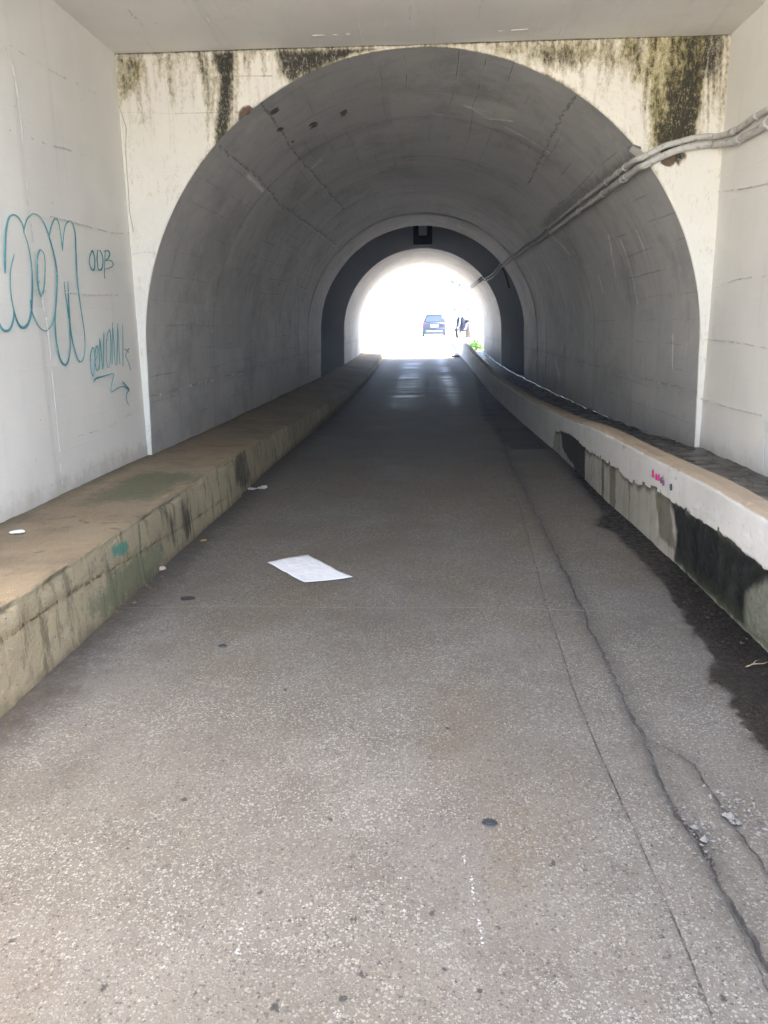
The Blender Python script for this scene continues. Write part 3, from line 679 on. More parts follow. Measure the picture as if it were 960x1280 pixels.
def paper_material():
    t = NT('white_paper', .6, .3)
    n = t.noise(9, 4, .6); d = t.noise(38, 4, .7)
    c = t.mix(n, (.56, .56, .565), (.66, .66, .665))
    c = t.mix(t.mul(t.step(d, .62, .75), .25), c, (.5, .48, .44))
    t.set(**{'Base Color': c}); t.bump(t.add(n, t.mul(t.voro(14, feature='DISTANCE_TO_EDGE'), 1.2)), .010, .8)
    return t.m
M['paper'] = paper_material()

def leaf_material(name, a, b):
    t = NT(name, .55, .4)
    n = t.t.nodes.new('ShaderNodeObjectInfo')
    c = t.mix(t.noise(2.0, 4, .7), a, b)
    t.set(**{'Base Color': c, 'Transmission Weight': 0.0, 'Subsurface Weight': 0.0})
    tl = t.t.nodes.new('ShaderNodeBsdfTranslucent'); t.put(tl.inputs[0], c)
    ms = t.t.nodes.new('ShaderNodeMixShader'); ms.inputs[0].default_value = .35
    t.t.links.new(t.b.outputs[0], ms.inputs[1]); t.t.links.new(tl.outputs[0], ms.inputs[2])
    t.t.links.new(ms.outputs[0], t.t.nodes['Material Output'].inputs[0])
    return t.m
M['leaf'] = leaf_material('dark_leaves', (.03, .06, .022), (.055, .095, .035))
M['weed'] = leaf_material('fresh_weed_leaves', (.06, .15, .03), (.10, .22, .05))
M['bark'] = plain('bark', (.12, .095, .07), .9, .2, sc=12, bump=.02)
def marker_material():
    t = NT('teal_marker_paint', .5, .4)
    c = t.mix(t.step(t.noise(4, 3, .6), .35, .7), (.035, .22, .24), (.12, .36, .38))
    c = t.mix(t.mul(t.step(t.noise(60, 4, .75), .56, .66), .6), c, (.55, .60, .57))
    t.set(**{'Base Color': c})
    return t.m
M['teal_paint'] = marker_material()
def conduit_material():
    t = NT('grey_plastic_conduit', .5, .4)
    n = t.noise(9, 5, .7); g = t.noise((30, 12, 30), 5, .7)
    c = t.mix(n, (.43, .415, .375), (.55, .535, .50))
    c = t.mix(t.mul(t.step(g, .50, .68), .7), c, (.20, .18, .14))
    t.set(**{'Base Color': c, 'Roughness': t.fmix(g, .4, .75)}); t.bump(g, .003, .5)
    return t.m
M['conduit'] = conduit_material()
M['conduit_dirty'] = plain('sooty_conduit', (.20, .195, .185), .6, .3, var=.3, sc=9)
M['cable'] = plain('black_cable', (.035, .034, .033), .55, .4)
M['clip'] = plain('pale_pipe_clip', (.62, .60, .56), .5, .4)
M['lime'] = plain('lime_crust', (.68, .67, .63), .9, .2, var=.15, sc=30, bump=.01)
M['metal'] = plain('galvanised_metal', (.30, .30, .30), .45, .5, metal=.7, var=.2)
M['vent_dark'] = plain('dark_vent_box', (.03, .032, .037), .7, .3)
M['vent_slat'] = plain('pale_vent_slat', (.75, .77, .80), .5, .4)
M['pink_paint'] = plain('magenta_paint', (.40, .03, .13), .6, .3, var=.3, sc=60)
M['dark_paint'] = plain('dull_violet_paint', (.13, .06, .10), .6, .3, var=.3, sc=60)
M['grey_paint'] = plain('dark_grey_paint', (.05, .05, .055), .6, .3, var=.3, sc=60)
M['car_paint'] = plain('navy_car_paint', (.008, .012, .030), .45, .18, var=.05)
M['car_glass'] = plain('car_glass', (.012, .02, .03), .12, .3, var=.05)
M['rubber'] = plain('black_rubber', (.018, .018, .018), .8, .3)
M['trim'] = plain('black_plastic_trim', (.03, .03, .032), .6, .4)
M['chrome'] = plain('bright_metal', (.6, .6, .62), .25, .6, metal=1.0, var=.05)
M['red_lamp'] = plain('red_lamp_plastic', (.55, .012, .02), .15, .6, var=.1)
M['plate'] = plain('white_number_plate', (.78, .78, .75), .5, .4, var=.05)
M['white_plastic'] = plain('white_plastic', (.74, .73, .70), .5, .4)
M['wood'] = plain('weathered_post_wood', (.10, .085, .075), .8, .2, sc=14, bump=.01)
M['chip'] = plain('pale_broken_concrete', (.19, .18, .165), .85, .2, var=.45, sc=60, bump=.004)
M['stone'] = plain('grey_rubble', (.10, .092, .08), .85, .2, var=.35, sc=25, bump=.01)
M['dry_straw'] = plain('dry_straw', (.26, .20, .12), .8, .2)
M['yellow_leaf'] = plain('yellow_dry_leaf', (.42, .28, .09), .7, .3)
M['pink_stone'] = plain('pale_pink_stone', (.46, .35, .28), .8, .2)
M['litter'] = plain('brown_leaf_litter', (.12, .085, .05), .85, .2, var=.5, sc=40)
M['bottle_cap'] = plain('dark_crushed_cap', (.022, .024, .028), .45, .5)

# ================================================================== THE PLACE
XC, ZC, RAD = -.05, 1.2, 2.30                # arch centre and radius
XL, XR, CEIL = -2.41, 2.31, 3.52             # box side walls and soffit
Y0, Y1, Y2, Y3 = 6.8, 18.5, 24.1, 31.3       # portal, end of first vault, second vault, far mouth

def prof(pts):
    xs, ys = zip(*pts)
    return lambda y: np.interp(y, xs, ys)
road_z = prof([(-30, 0), (8, 0), (12, -.05), (17, -.11), (22, -.08), (27, -.02), (31, .07), (34, .22), (38, .33), (48, .42), (58, .45), (400, .45)])
ledge_wall_z = prof([(-30, .37), (5, .366), (6.8, .352), (9.5, .315), (12.6, .30), (18.6, .262), (24.7, .25), (29, .28), (33, .37), (40, .43)])
ledge_rim_z = prof([(-30, .40), (2.8, .40), (4.3, .372), (6.4, .362), (8.3, .31), (12, .20), (16, .12), (20, .10), (25, .15), (29, .22), (33, .33), (40, .42)])
ledge_x = prof([(-30, -1.64), (4.5, -1.63), (6.3, -1.60), (6.7, -1.60), (6.75, -1.615), (9, -1.61), (12, -1.57), (16, -1.50), (22, -1.51), (27, -1.55), (33, -1.63), (40, -1.7)])
rim_z = prof([(-30, .59), (4.3, .592), (5.4, .57), (6.7, .552), (7.3, .53), (7.7, .50), (8.5, .455), (9.8, .41), (12, .36), (15, .325), (18, .33), (21, .372), (25, .46), (30, .63), (33, .70), (40, .74)])
wall_x = prof([(-30, 1.51), (4.7, 1.525), (6.5, 1.49), (9, 1.50), (12, 1.47), (17, 1.46), (24, 1.50), (29, 1.50), (31.5, 1.45), (34, 1.35)])
walk_z = prof([(-30, .39), (5.4, .39), (6.8, .385), (8.4, .29), (11, .235), (14.6, .185), (21, .135), (26, .17), (32, .33), (40, .42)])

def arch_point(s, r=RAD, low=-.35, wide=.045):
    """s in metres round the arch from the right foot; returns x, z, angle"""
    leg = ZC - low; arc = math.pi * r
    s = np.asarray(s, float)
    th = np.clip((s - leg) / r, 0, math.pi)
    x = XC + r * np.cos(th); z = ZC + r * np.sin(th)
    dr = np.clip(leg - s, 0, None); dl = np.clip(s - leg - arc, 0, None)
    x = x + wide * dr / leg * (r / RAD) - wide * dl / leg * .9; z = z - dr - dl
    return x, z, np.degrees(th)
ARCH_LEN = 2 * (ZC + .35) + math.pi * RAD

# ------------------------------------------------------------------ road
yv = np.concatenate([np.arange(-16, .9, .3), np.arange(.9, 6.6, .0125), np.arange(6.6, 12, .035), np.arange(12, 31.9, .11), [31.9]])
xv = np.concatenate([np.arange(-1.74, .45, .0135), np.arange(.45, 1.32, .0052), np.arange(1.32, 1.65, .0125)])
X, Y = np.meshgrid(xv, yv, indexing='ij')
P = np.stack([X, Y, road_z(Y)], -1)
d_seam1 = line_dist(X, Y, CRACK_SEAM)
wob = vnoise(np.stack([X, Y, X * 0], -1), 6, 3, 3) * .018 + vnoise(np.stack([X, Y, X * 0], -1), 28, 4, 4) * .012
d_wide = line_dist(X + wob, Y + wob, CRACK_WIDE)
d_branch = line_dist(X + wob, Y - wob, CRACK_BRANCH)
d_minor = lines_dist(X + wob * .7, Y + wob * .7, CRACK_MINOR)
near = sstep(-Y, -3.2, -1.4)                         # the wide crack opens up close to the viewer
wide_half = .0015 + .012 * near * np.clip(.25 + 1.6 * vnoise(P, 7, 3, 9), 0, 1.5)
d_crack = np.minimum(np.minimum(d_seam1 + .0006, d_minor + .0015), np.minimum(d_wide - wide_half, d_branch + .001 - .008 * near * np.clip(vnoise(P, 8, 2, 12) + .3, 0, 1)))
dep = .014 * np.exp(-np.clip(d_wide - wide_half, 0, None) / .012) * (.3 + near) + .008 * np.exp(-np.clip(d_branch - .004, 0, None) / .010) * (.3 + near) + .004 * np.exp(-d_seam1 / .007)
chip = np.zeros_like(X)
for cx, cy in CHIPS:
    q = np.hypot(X - cx, (Y - cy) * .8) + vnoise(P, 22, 3, 21) * .02
    chip = np.maximum(chip, sstep(-q, -.055, -.028))
side = np.where(X > .2, 1, 0) * sstep(d_wide, .0, .05) * sstep(X, .75, .9)
P[..., 2] += -dep - .009 * chip * (.6 + .4 * vnoise(P, 40, 2, 5)) + vnoise(P, 1.2, 3, 2) * .006 + vnoise(P, 60, 2, 6) * .0011 * sstep(-Y, -9, -6) - .006 * side * near
d_spot = np.full(X.shape, 9.0)
rs_ = random.Random(77)
for k, (cx, cy) in enumerate(SPOTS + [(rs_.uniform(-1.2, 1.1), 1.35 + 3.2 * rs_.random() ** 1.4) for _ in range(70)]):
    if k >= len(SPOTS):
        d_spot = np.minimum(d_spot, np.hypot(X - cx, (Y - cy) * .8) + .002 - .0045 * rs_.random()); continue
    d_spot = np.minimum(d_spot, np.hypot(X - cx, (Y - cy) * .8) - (.0015 + .007 * ((k * 37) % 11) / 11))
ln = np.minimum(np.abs(X + .42), np.abs(X - .62) + .14)
attrs = dict(d_crack=d_crack, d_wide=np.minimum(d_wide, d_branch + .03), d_seam=line_dist(X, Y, SEAM_ACROSS), d_spot=d_spot,
             d_paint=lines_dist(X, Y, PAINT_STREAKS), in_wet=np.maximum(inside_dist(X, Y, WET), .02 - np.abs(X - 1.5) - .02 * sstep(Y, 5, 9) if False else -9),
             in_far=inside_dist(X, Y, WET_FAR), kerb=np.minimum(X - ledge_x(Y), (wall_x(Y) - X) * 1.4), track=sstep(-ln, -.52, -.1))
road = grid('road', P, M['road'], attrs, flip=True)
tag(road, 'worn grey concrete road running into the tunnel', kind='structure')

# ------------------------------------------------------------------ raised ledge on the left
yv = np.concatenate([np.arange(-12, 2.2, .35), np.arange(2.2, 7.4, .013), np.arange(7.4, 12, .05), np.arange(12, 34.5, .2)])
nf, nt = 34, 52
tf, tt = np.linspace(0, 1, nf), np.linspace(0, 1, nt)[1:]
Yg = np.repeat(yv[None, :], nf + nt - 1, 0)
xr, zr, zf, zw = ledge_x(yv), ledge_rim_z(yv), road_z(yv) - .06, ledge_wall_z(yv)
Xf = xr[None, :] + .02 * (1 - tf[:, None]) + 0 * yv; Zf = zf + (zr - zf) * tf[:, None]
Xt = xr[None, :] + (XL - .06 - xr[None, :]) * tt[:, None]; Zt = zr + (zw - zr) * tt[:, None]
P = np.stack([np.concatenate([Xf, Xt]), Yg, np.concatenate([Zf, Zt])], -1)
facef = np.concatenate([np.ones((nf, 1)) + 0 * yv, np.zeros((nt - 1, 1)) + 0 * yv]); facef[nf - 1] = .75
rimd = np.minimum(np.abs(P[..., 2] - zr) * facef + (1 - facef) * 9, np.abs(P[..., 0] - xr) * (1 - facef) + facef * 9)
chipn = np.clip(vnoise(P, 8, 5, 31) + .02, 0, 1) * 2.6
rimw = np.exp(-rimd / .020)
n1 = vnoise(P, 3.0, 4, 33) * .010; n2 = vnoise(P, 38, 4, 34) * .004
P[..., 0] += np.where(facef > .5, n1 + n2, 0) - rimw * (.006 + .042 * chipn)
P[..., 2] += np.where(facef > .5, 0, n1 * .9 + n2) - rimw * (.005 + .030 * chipn)
FY, FZ = P[..., 1], P[..., 2]
d_seamv = np.minimum(line_dist(FY, FZ, LEDGE_SEAM), line_dist(FY, FZ, LEDGE_SEAM_LOW) + .008)
P[..., 0] -= np.where(facef > .5, .014 * np.exp(-d_seamv / .010) * (.3 + 1.6 * np.clip(vnoise(P, 24, 3, 36) + .1, 0, 1)), 0)
far_dark = inside_dist(FY, FZ, [(6.42, -.1), (6.85, -.1), (6.8, .5), (6.45, .5)])
attrs = dict(face=facef, d_seam=np.where(facef > .5, d_seamv, 9), in_moss=np.where(facef < .5, inside_dist(P[..., 0], FY, LEDGE_MOSS), -9),
             d_scuff=np.where(facef < .5, lines_dist(P[..., 0], FY, LEDGE_SCUFFS), 9), in_algae=inside_dist(FY, FZ, LEDGE_ALGAE),
             in_drip=insides(FY, FZ, LEDGE_DRIPS) - .012, in_teal=inside_dist(FY, FZ, LEDGE_TEAL),
             d_joint=line_dist(FY, FZ, LEDGE_JOINT))
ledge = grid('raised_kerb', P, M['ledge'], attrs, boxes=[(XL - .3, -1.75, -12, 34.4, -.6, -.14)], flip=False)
tag(ledge, 'stained concrete kerb ledge along the left wall', kind='structure')

# ------------------------------------------------------------------ low wall on the right
yv = np.concatenate([np.arange(-12, 2.4, .3), np.arange(2.4, 9.4, .011), np.arange(9.4, 14, .05), np.arange(14, 34.3, .18)])
nf, nr, nt, nb = 74, 9, 12, 8
ny = len(yv)
x0, zt, zb, zk = wall_x(yv), rim_z(yv), road_z(yv) - .06, walk_z(yv) - .06
cols = []
rr = .032
for t in np.linspace(0, 1, nf): cols.append((x0 - .0 + .0 * t, zb + (zt - rr - zb) * t, 0 * yv))
for a in np.linspace(0, math.pi / 2, nr)[1:]: cols.append((x0 + rr - rr * math.cos(a), zt - rr + rr * math.sin(a), 0 * yv + a / (math.pi / 2)))
for t in np.linspace(0, 1, nt)[1:]: cols.append((x0 + rr + (.13 - rr) * t, zt - .006 * t, 0 * yv + 1))
for a in np.linspace(0, math.pi / 2, 5)[1:]: cols.append((x0 + .13 + .03 * math.sin(a), zt - .006 - .03 + .03 * math.cos(a), 0 * yv + 1))
for t in np.linspace(0, 1, nb)[1:]: cols.append((x0 + .16 + .01 * t, zt - .036 + (zk - zt + .036) * t, 0 * yv + 1 - t))
P = np.stack([np.stack([c[0] for c in cols]), np.repeat(yv[None], len(cols), 0), np.stack([c[1] for c in cols])], -1)
topf = np.stack([c[2] for c in cols])
ce = np.array(sorted(CAP_EDGE)); ce = ce[(ce[:, 0] < 8.8)]
edge = np.interp(yv, np.concatenate([[-12], ce[:, 0], [9.2, 9.5]]), np.concatenate([[.34], ce[:, 1], [.2, -.2]]))
edge = edge + vnoise(np.stack([yv * 0, yv, yv * 0], -1), 14, 5, 41) * .016 + np.where(vnoise(np.stack([yv * 0, yv, yv * 0], -1), 22, 2, 42) > .38, .018, 0)
capm = sstep(P[..., 2] - edge[None], -.003, .003); capm[nf:] = 1
P[..., 0] -= (capm * .009 * sstep(-yv, -9.2, -8.6)) * (1 - topf)
n1 = vnoise(P, 3, 4, 43) * .006; n2 = vnoise(P, 34, 4, 44) * .0034
P[..., 0] += (n1 + n2) * (1 - .6 * topf) 
P[..., 2] += vnoise(np.stack([P[..., 0], P[..., 1], 0 * topf], -1), 1.6, 3, 45) * .007 * topf + vnoise(P, 20, 4, 46) * .005 * topf
chipc = np.clip(vnoise(P, 13, 4, 47) - .12, 0, 1) * np.exp(-((topf - .45) / .4) ** 2)
P[..., 0] += chipc * .05; P[..., 2] -= chipc * .03
# the broken step where the cap gets lower
bumpy = np.exp(-((P[..., 1] - 7.5) / .10) ** 2)
P[..., 0] -= .012 * bumpy * (P[..., 2] > .38); P[..., 2] += .012 * bumpy * topf
FY, FZ = P[..., 1], P[..., 2]
attrs = dict(top=topf, cap=capm, undercap=np.clip(edge[None] - FZ, -1, 1) + (capm > .5) * .5, in_black=inside_dist(FY, FZ, PARAPET_BLACK), in_pale=inside_dist(FY, FZ, PARAPET_PALE_PATCH),
             in_dark=np.where(topf < .3, inside_dist(FY, FZ, PARAPET_DARK_PATCH), -9), in_drip=insides(FY, FZ, PARAPET_DRIPS))
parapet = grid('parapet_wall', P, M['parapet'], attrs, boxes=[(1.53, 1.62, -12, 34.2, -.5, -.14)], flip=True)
tag(parapet, 'low white capped wall with blackened base along the right of the road', 'wall')
for k, m in enumerate(RED_MARKS):
    bm = bmesh.new()
    ln_ = smooth_line([np.array(m[0]), (np.array(m[0]) + m[1]) / 2 + [.002, 0], np.array(m[1])], .008)
    w = [.006 + .010 * math.sin(math.pi * i / (len(ln_) - 1)) for i in range(len(ln_))]
    bm_ribbon(bm, ln_, w, lambda u, v, l: (float(wall_x(u)) - .0145 - l * 2, u, v), .0035)
    o = from_bm('paint_mark', bm, M['pink_paint'] if k < 3 else (M['dark_paint'] if k < 5 else M['grey_paint']), parapet)

# ------------------------------------------------------------------ wet walkway behind it, and the trickle
yv = np.concatenate([np.arange(-12, 3.5, .3), np.arange(3.5, 12, .03), np.arange(12, 34.4, .10)])
xv = np.linspace(1.60, 2.40, 34)
X, Y = np.meshgrid(xv, yv, indexing='ij')
P = np.stack([X, Y, walk_z(Y)], -1)
P[..., 2] += vnoise(P, 5, 4, 51) * .009 + np.clip(vnoise(P * [1, .6, 1], 9, 2, 52), 0, 1) * .007 + .03 * sstep(X, 2.2, 2.36) * (.4 + .6 * vnoise(P, 6, 3, 53))
walk = grid('walkway', P, M['walkway'], flip=True, boxes=[(1.66, 2.5, -12, 34.3, -.5, -.02)])
tag(walk, 'dark wet walkway between the low wall and the right wall', kind='structure')
bm = bmesh.new()
yy = np.arange(7.2, 31.5, .06)
pts = [(2.245 + .012 * math.sin(y * 3.1) + .010 * math.sin(y * 7.7), y, float(walk_z(y)) + .026 + .005 * math.sin(y * 11)) for y in yy]
rad = [max(.003, .013 + .006 * math.sin(y * 5.3) + .004 * math.sin(y * 13.1)) * min(1, .45 + (y - 7.2) / 5) for y in yy]
bm_tube(bm, pts, rad, 8, True, .55)
tag(from_bm('water_trickle', bm, M['water'], smooth=True), 'thin glistening trickle of water at the foot of the right wall', kind='structure')

# ------------------------------------------------------------------ box side walls and soffit at the near end
def side_wall(name, x, sgn, mat, joint_y):
    yv = np.concatenate([np.arange(-1, 3.4, .3), np.arange(3.4, Y0 + .001, .034)]); yv[-1] = Y0 + .05
    zv = np.arange(-.1, CEIL + .06, .035)
    Yg, Zg = np.meshgrid(yv, zv, indexing='ij')
    P = np.stack([np.full(Yg.shape, x), Yg, Zg], -1)
    h = vnoise(P, 1.1, 3, 61) * .006 + vnoise(P, 14, 3, 62) * .0012
    h += .006 * sstep(-(Yg - joint_y), -.01, .01)
    for zz in np.arange(.55, 3.5, .372): h += .0025 * np.exp(-np.abs(Zg - zz - .006 * np.sin(Yg * 3 + zz)) / .012)
    P[..., 0] -= sgn * h
    return grid(name, P, mat, flip=(sgn > 0), boxes=[(min(x + sgn * .03, x + sgn * .6), max(x + sgn * .03, x + sgn * .6), -1, Y0 + .05, -.4, CEIL + .05)])
left_wall = side_wall('side_wall', XL, -1, M['left_wall'], 5.06)
tag(left_wall, 'pale painted concrete wall on the left with teal graffiti', 'wall')
right_wall = side_wall('side_wall', XR, 1, M['right_wall'], 3.9)
tag(right_wall, 'pale painted concrete wall on the right carrying two conduits', 'wall')

def ridge(parent, line, x, sgn, seed):
    """crumbly lime ridge along a joint: a broken line of small flakes standing proud of the wall"""
    bm = bmesh.new(); rnd = random.Random(seed)
    ln_ = smooth_line(line, .012)
    i = 0
    while i < len(ln_) - 3:
        n = rnd.randint(2, 9)
        seg = ln_[i:i + n + 1]
        if rnd.random() < .62 and len(seg) > 2:
            w = [rnd.uniform(.002, .009) for _ in seg]; w[0] = w[-1] = .0008
            bm_ribbon(bm, [s + np.array([rnd.uniform(-.003, .003), rnd.uniform(-.003, .003)]) for s in seg], w, lambda u, v, l: (x - sgn * (.012 + l), u, v), rnd.uniform(.002, .006))
        i += n
    if len(bm.faces): from_bm('joint_crust', bm, M['lime'], parent)
    else: bm.free()
for k, l in enumerate(LEFT_WALL_RIDGES): ridge(left_wall, l, XL, -1, k)
for k, l in enumerate(RIGHT_WALL_RIDGES): ridge(right_wall, l, XR, 1, 40 + k)

def graffiti(lines, label, w0, seed):
    bm = bmesh.new(); rnd = random.Random(seed)
    for l in lines:
        ln_ = smooth_line(l, .018); n = len(ln_)
        ph = rnd.uniform(0, 6)
        w = [w0 * (.72 + .38 * math.sin(ph + i * .11) + .12 * rnd.random()) * min(1, .35 + min(i, n - 1 - i) / 4) for i in range(n)]
        bm_ribbon(bm, ln_, w, lambda u, v, l_: (XL + .0125 + l_ + .0035 * (1 if u < 5.08 else 0), u, v), .0015)
    o = from_bm('graffiti', bm, M['teal_paint'], left_wall)
    o['label'] = label
graffiti(GRAFFITI_BUBBLE, 'large teal outline of rounded bubble letters', .015, 1)
graffiti(GRAFFITI_LETTERS, 'small teal letters ODB', .011, 2)
graffiti(GRAFFITI_TAG, 'narrow scribbled teal tag', .008, 3)
graffiti(GRAFFITI_ARROW, 'teal zigzag arrow under the tag', .011, 4)

SLAB_Y = 2.5
xv = np.linspace(XL - .05, XR + .05, 130); yv = np.concatenate([np.arange(SLAB_Y, 4.5, .12), np.arange(4.5, Y0, .035), [Y0 + .04]])
X, Y = np.meshgrid(xv, yv, indexing='ij')
P = np.stack([X, Y, np.full(X.shape, CEIL)], -1)
P[..., 2] += vnoise(P, 1.0, 3, 71) * .008 + vnoise(P, 15, 3, 72) * .0012
for xx in np.arange(-2.2, 2.3, .372): P[..., 2] += .002 * np.exp(-np.abs(X - xx - .01 * np.sin(Y * 2 + xx)) / .012)
slab = grid('ceiling_slab', P, M['ceiling'], boxes=[(-2.9, 2.85, SLAB_Y, Y0 + .04, CEIL + .06, CEIL + .8), (-2.9, 2.85, SLAB_Y - .02, SLAB_Y - .002, CEIL - .004, CEIL + .8)])
tag(slab, 'flat painted concrete ceiling slab over the near end', 'ceiling')
for k, l in enumerate(CEILING_MARKS):
    bm = bmesh.new(); rnd = random.Random(90 + k)
    ln_ = smooth_line(l, .015); i = 0
    while i < len(ln_) - 3:
        n = rnd.randint(2, 6); seg = ln_[i:i + n + 1]
        if rnd.random() < .6 and len(seg) > 2:
            w = [rnd.uniform(.003, .010) for _ in seg]; w[0] = w[-1] = .001
            bm_ribbon(bm, seg, w, lambda u, v, l_: (u, v, CEIL - .012 - l_), .003)
        i += n
    if len(bm.faces): from_bm('joint_crust', bm, M['lime'], slab)
    else: bm.free()

# ------------------------------------------------------------------ portal walls with the arched hole
def arch_wall(name, y, mat, x0, x1, ztop, ns, nr, flip, detail, parent=None):
    """flat wall from the arch edge out to a rectangle"""
    low = -.35
    s = np.linspace(0, ARCH_LEN, ns)
    ax, az, th = arch_point(s)
    th2 = np.radians(th)
    # outer rectangle point in the same direction from the arch centre
    ox = np.where(s < ZC + .35, x1, np.where(s > ARCH_LEN - ZC - .35, x0, 0)); oz = az.copy()
    arc = (s >= ZC + .35) & (s <= ARCH_LEN - ZC - .35)
    cx, sx = np.cos(th2), np.maximum(np.sin(th2), 1e-6)
    tx = np.where(cx > 0, (x1 - XC) / np.maximum(cx, 1e-6), (x0 - XC) / np.minimum(cx, -1e-6))
    tz = (ztop - ZC) / sx
    t = np.minimum(tx, tz)
    ox = np.where(arc, XC + t * cx, ox); oz = np.where(arc, ZC + t * sx, oz)
    # pull nearest samples to the rectangle's corners so they stay square
    for cxx in (x0, x1):
        k = np.argmin(np.hypot(ox - cxx, oz - ztop)); ox[k], oz[k] = cxx, ztop
    g = np.linspace(0, 1, nr)[None, :]
    Xg = ax[:, None] + (ox - ax)[:, None] * g; Zg = az[:, None] + (oz - az)[:, None] * g
    P = np.stack([Xg, np.full(Xg.shape, y), Zg], -1)
    attrs = None
    if detail:
        rag = vnoise(P, 9, 4, 81) * .010
        P[..., 1] += vnoise(P, 2, 3, 82) * .006 + vnoise(P, 26, 3, 83) * .0022 + .02 * (np.exp(-g * 90)) 
        P[:, 0, 1] = y + .012
        soft = lambda poly, e: sstep(inside_dist(Xg, Zg, poly), -e, e)
        top = CEIL - Zg
        n3 = vnoise(P * [1, 1, .35], 5, 4, 84)
        m = np.maximum(.50 * np.exp(-top / .07) * (.7 + .8 * n3), .95 * np.exp(-top / .016))
        m = np.maximum(m, .62 * np.exp(-(g * np.hypot(ox - ax, oz - az)[:, None]) / .018) * sstep(Zg, 2.3, 2.9) * (.6 + 1.1 * n3))
        m = np.maximum(m, .46 * soft(MOULD_LEFT_TOP, .12) * (.8 + n3)); m = np.maximum(m, .55 * soft(MOULD_RIGHT_TOP, .10) * (.8 + .8 * n3))
        m = np.maximum(m, .62 * soft(MOULD_CORNER, .07)); m = np.maximum(m, .62 * soft(MOULD_RIGHT_EDGE, .06))
        blk = soft(MOULD_RIGHT_BLOCK, .07); m = np.maximum(m, blk * (.80 + .75 * n3))
        drp = np.maximum(soft(MOULD_DRIP, .045), np.maximum(soft(MOULD_CROWN, .05), soft(MOULD_PIPE, .03))); m = np.maximum(m, drp * (.98 + .3 * n3))
        rd_ = random.Random(5)
        for x0_, x1_, n_, l0, l1, wt in ((-2.35, -1.75, 15, .15, .6, .5), (-1.75, -1.45, 10, .3, .85, .62), (-1.4, -.4, 16, .05, .32, .6), (.45, 1.2, 18, .05, .3, .55), (1.2, 1.72, 16, .2, .7, .62), (1.7, 2.3, 18, .5, 1.05, .8)):
            for _ in range(n_):
                xx = rd_.uniform(x0_, x1_); ln = rd_.uniform(l0, l1); w_ = rd_.uniform(.018, .042)
                t_ = np.clip(top / ln, 0, 1)
                wob_ = xx + .012 * np.sin(top * 9 + xx * 30)
                m = np.maximum(m, wt * rd_.uniform(.6, 1.1) * np.exp(-((Xg - wob_) / (w_ * (1.15 - .7 * t_))) ** 2) * (1 - t_ ** 2))
        yl = np.maximum(blk, .7 * soft(MOULD_CORNER, .08)) + .6 * soft(MOULD_RIGHT_TOP, .1)
        attrs = dict(mould=m, yellow=yl, in_spall=np.maximum(.06 - np.hypot(Xg + 1.40, (Zg - 3.06) * 1.2), .045 - np.hypot(Xg - 1.90, Zg - 2.655)) + vnoise(P, 14, 4, 85) * .06, d_crack=lines_dist(Xg, Zg, PORTAL_CRACKS))
        P[..., 1] += .012 * sstep(attrs['in_spall'], -.01, .02)
    return grid(name, P, mat, attrs, parent, flip=flip)
portal = arch_wall('portal_wall', Y0, M['portal'], XL - .03, XR + .03, CEIL + .03, 980, 150, True, True)
tag(portal, 'cream painted arch wall streaked with black mould at the tunnel mouth', 'wall')

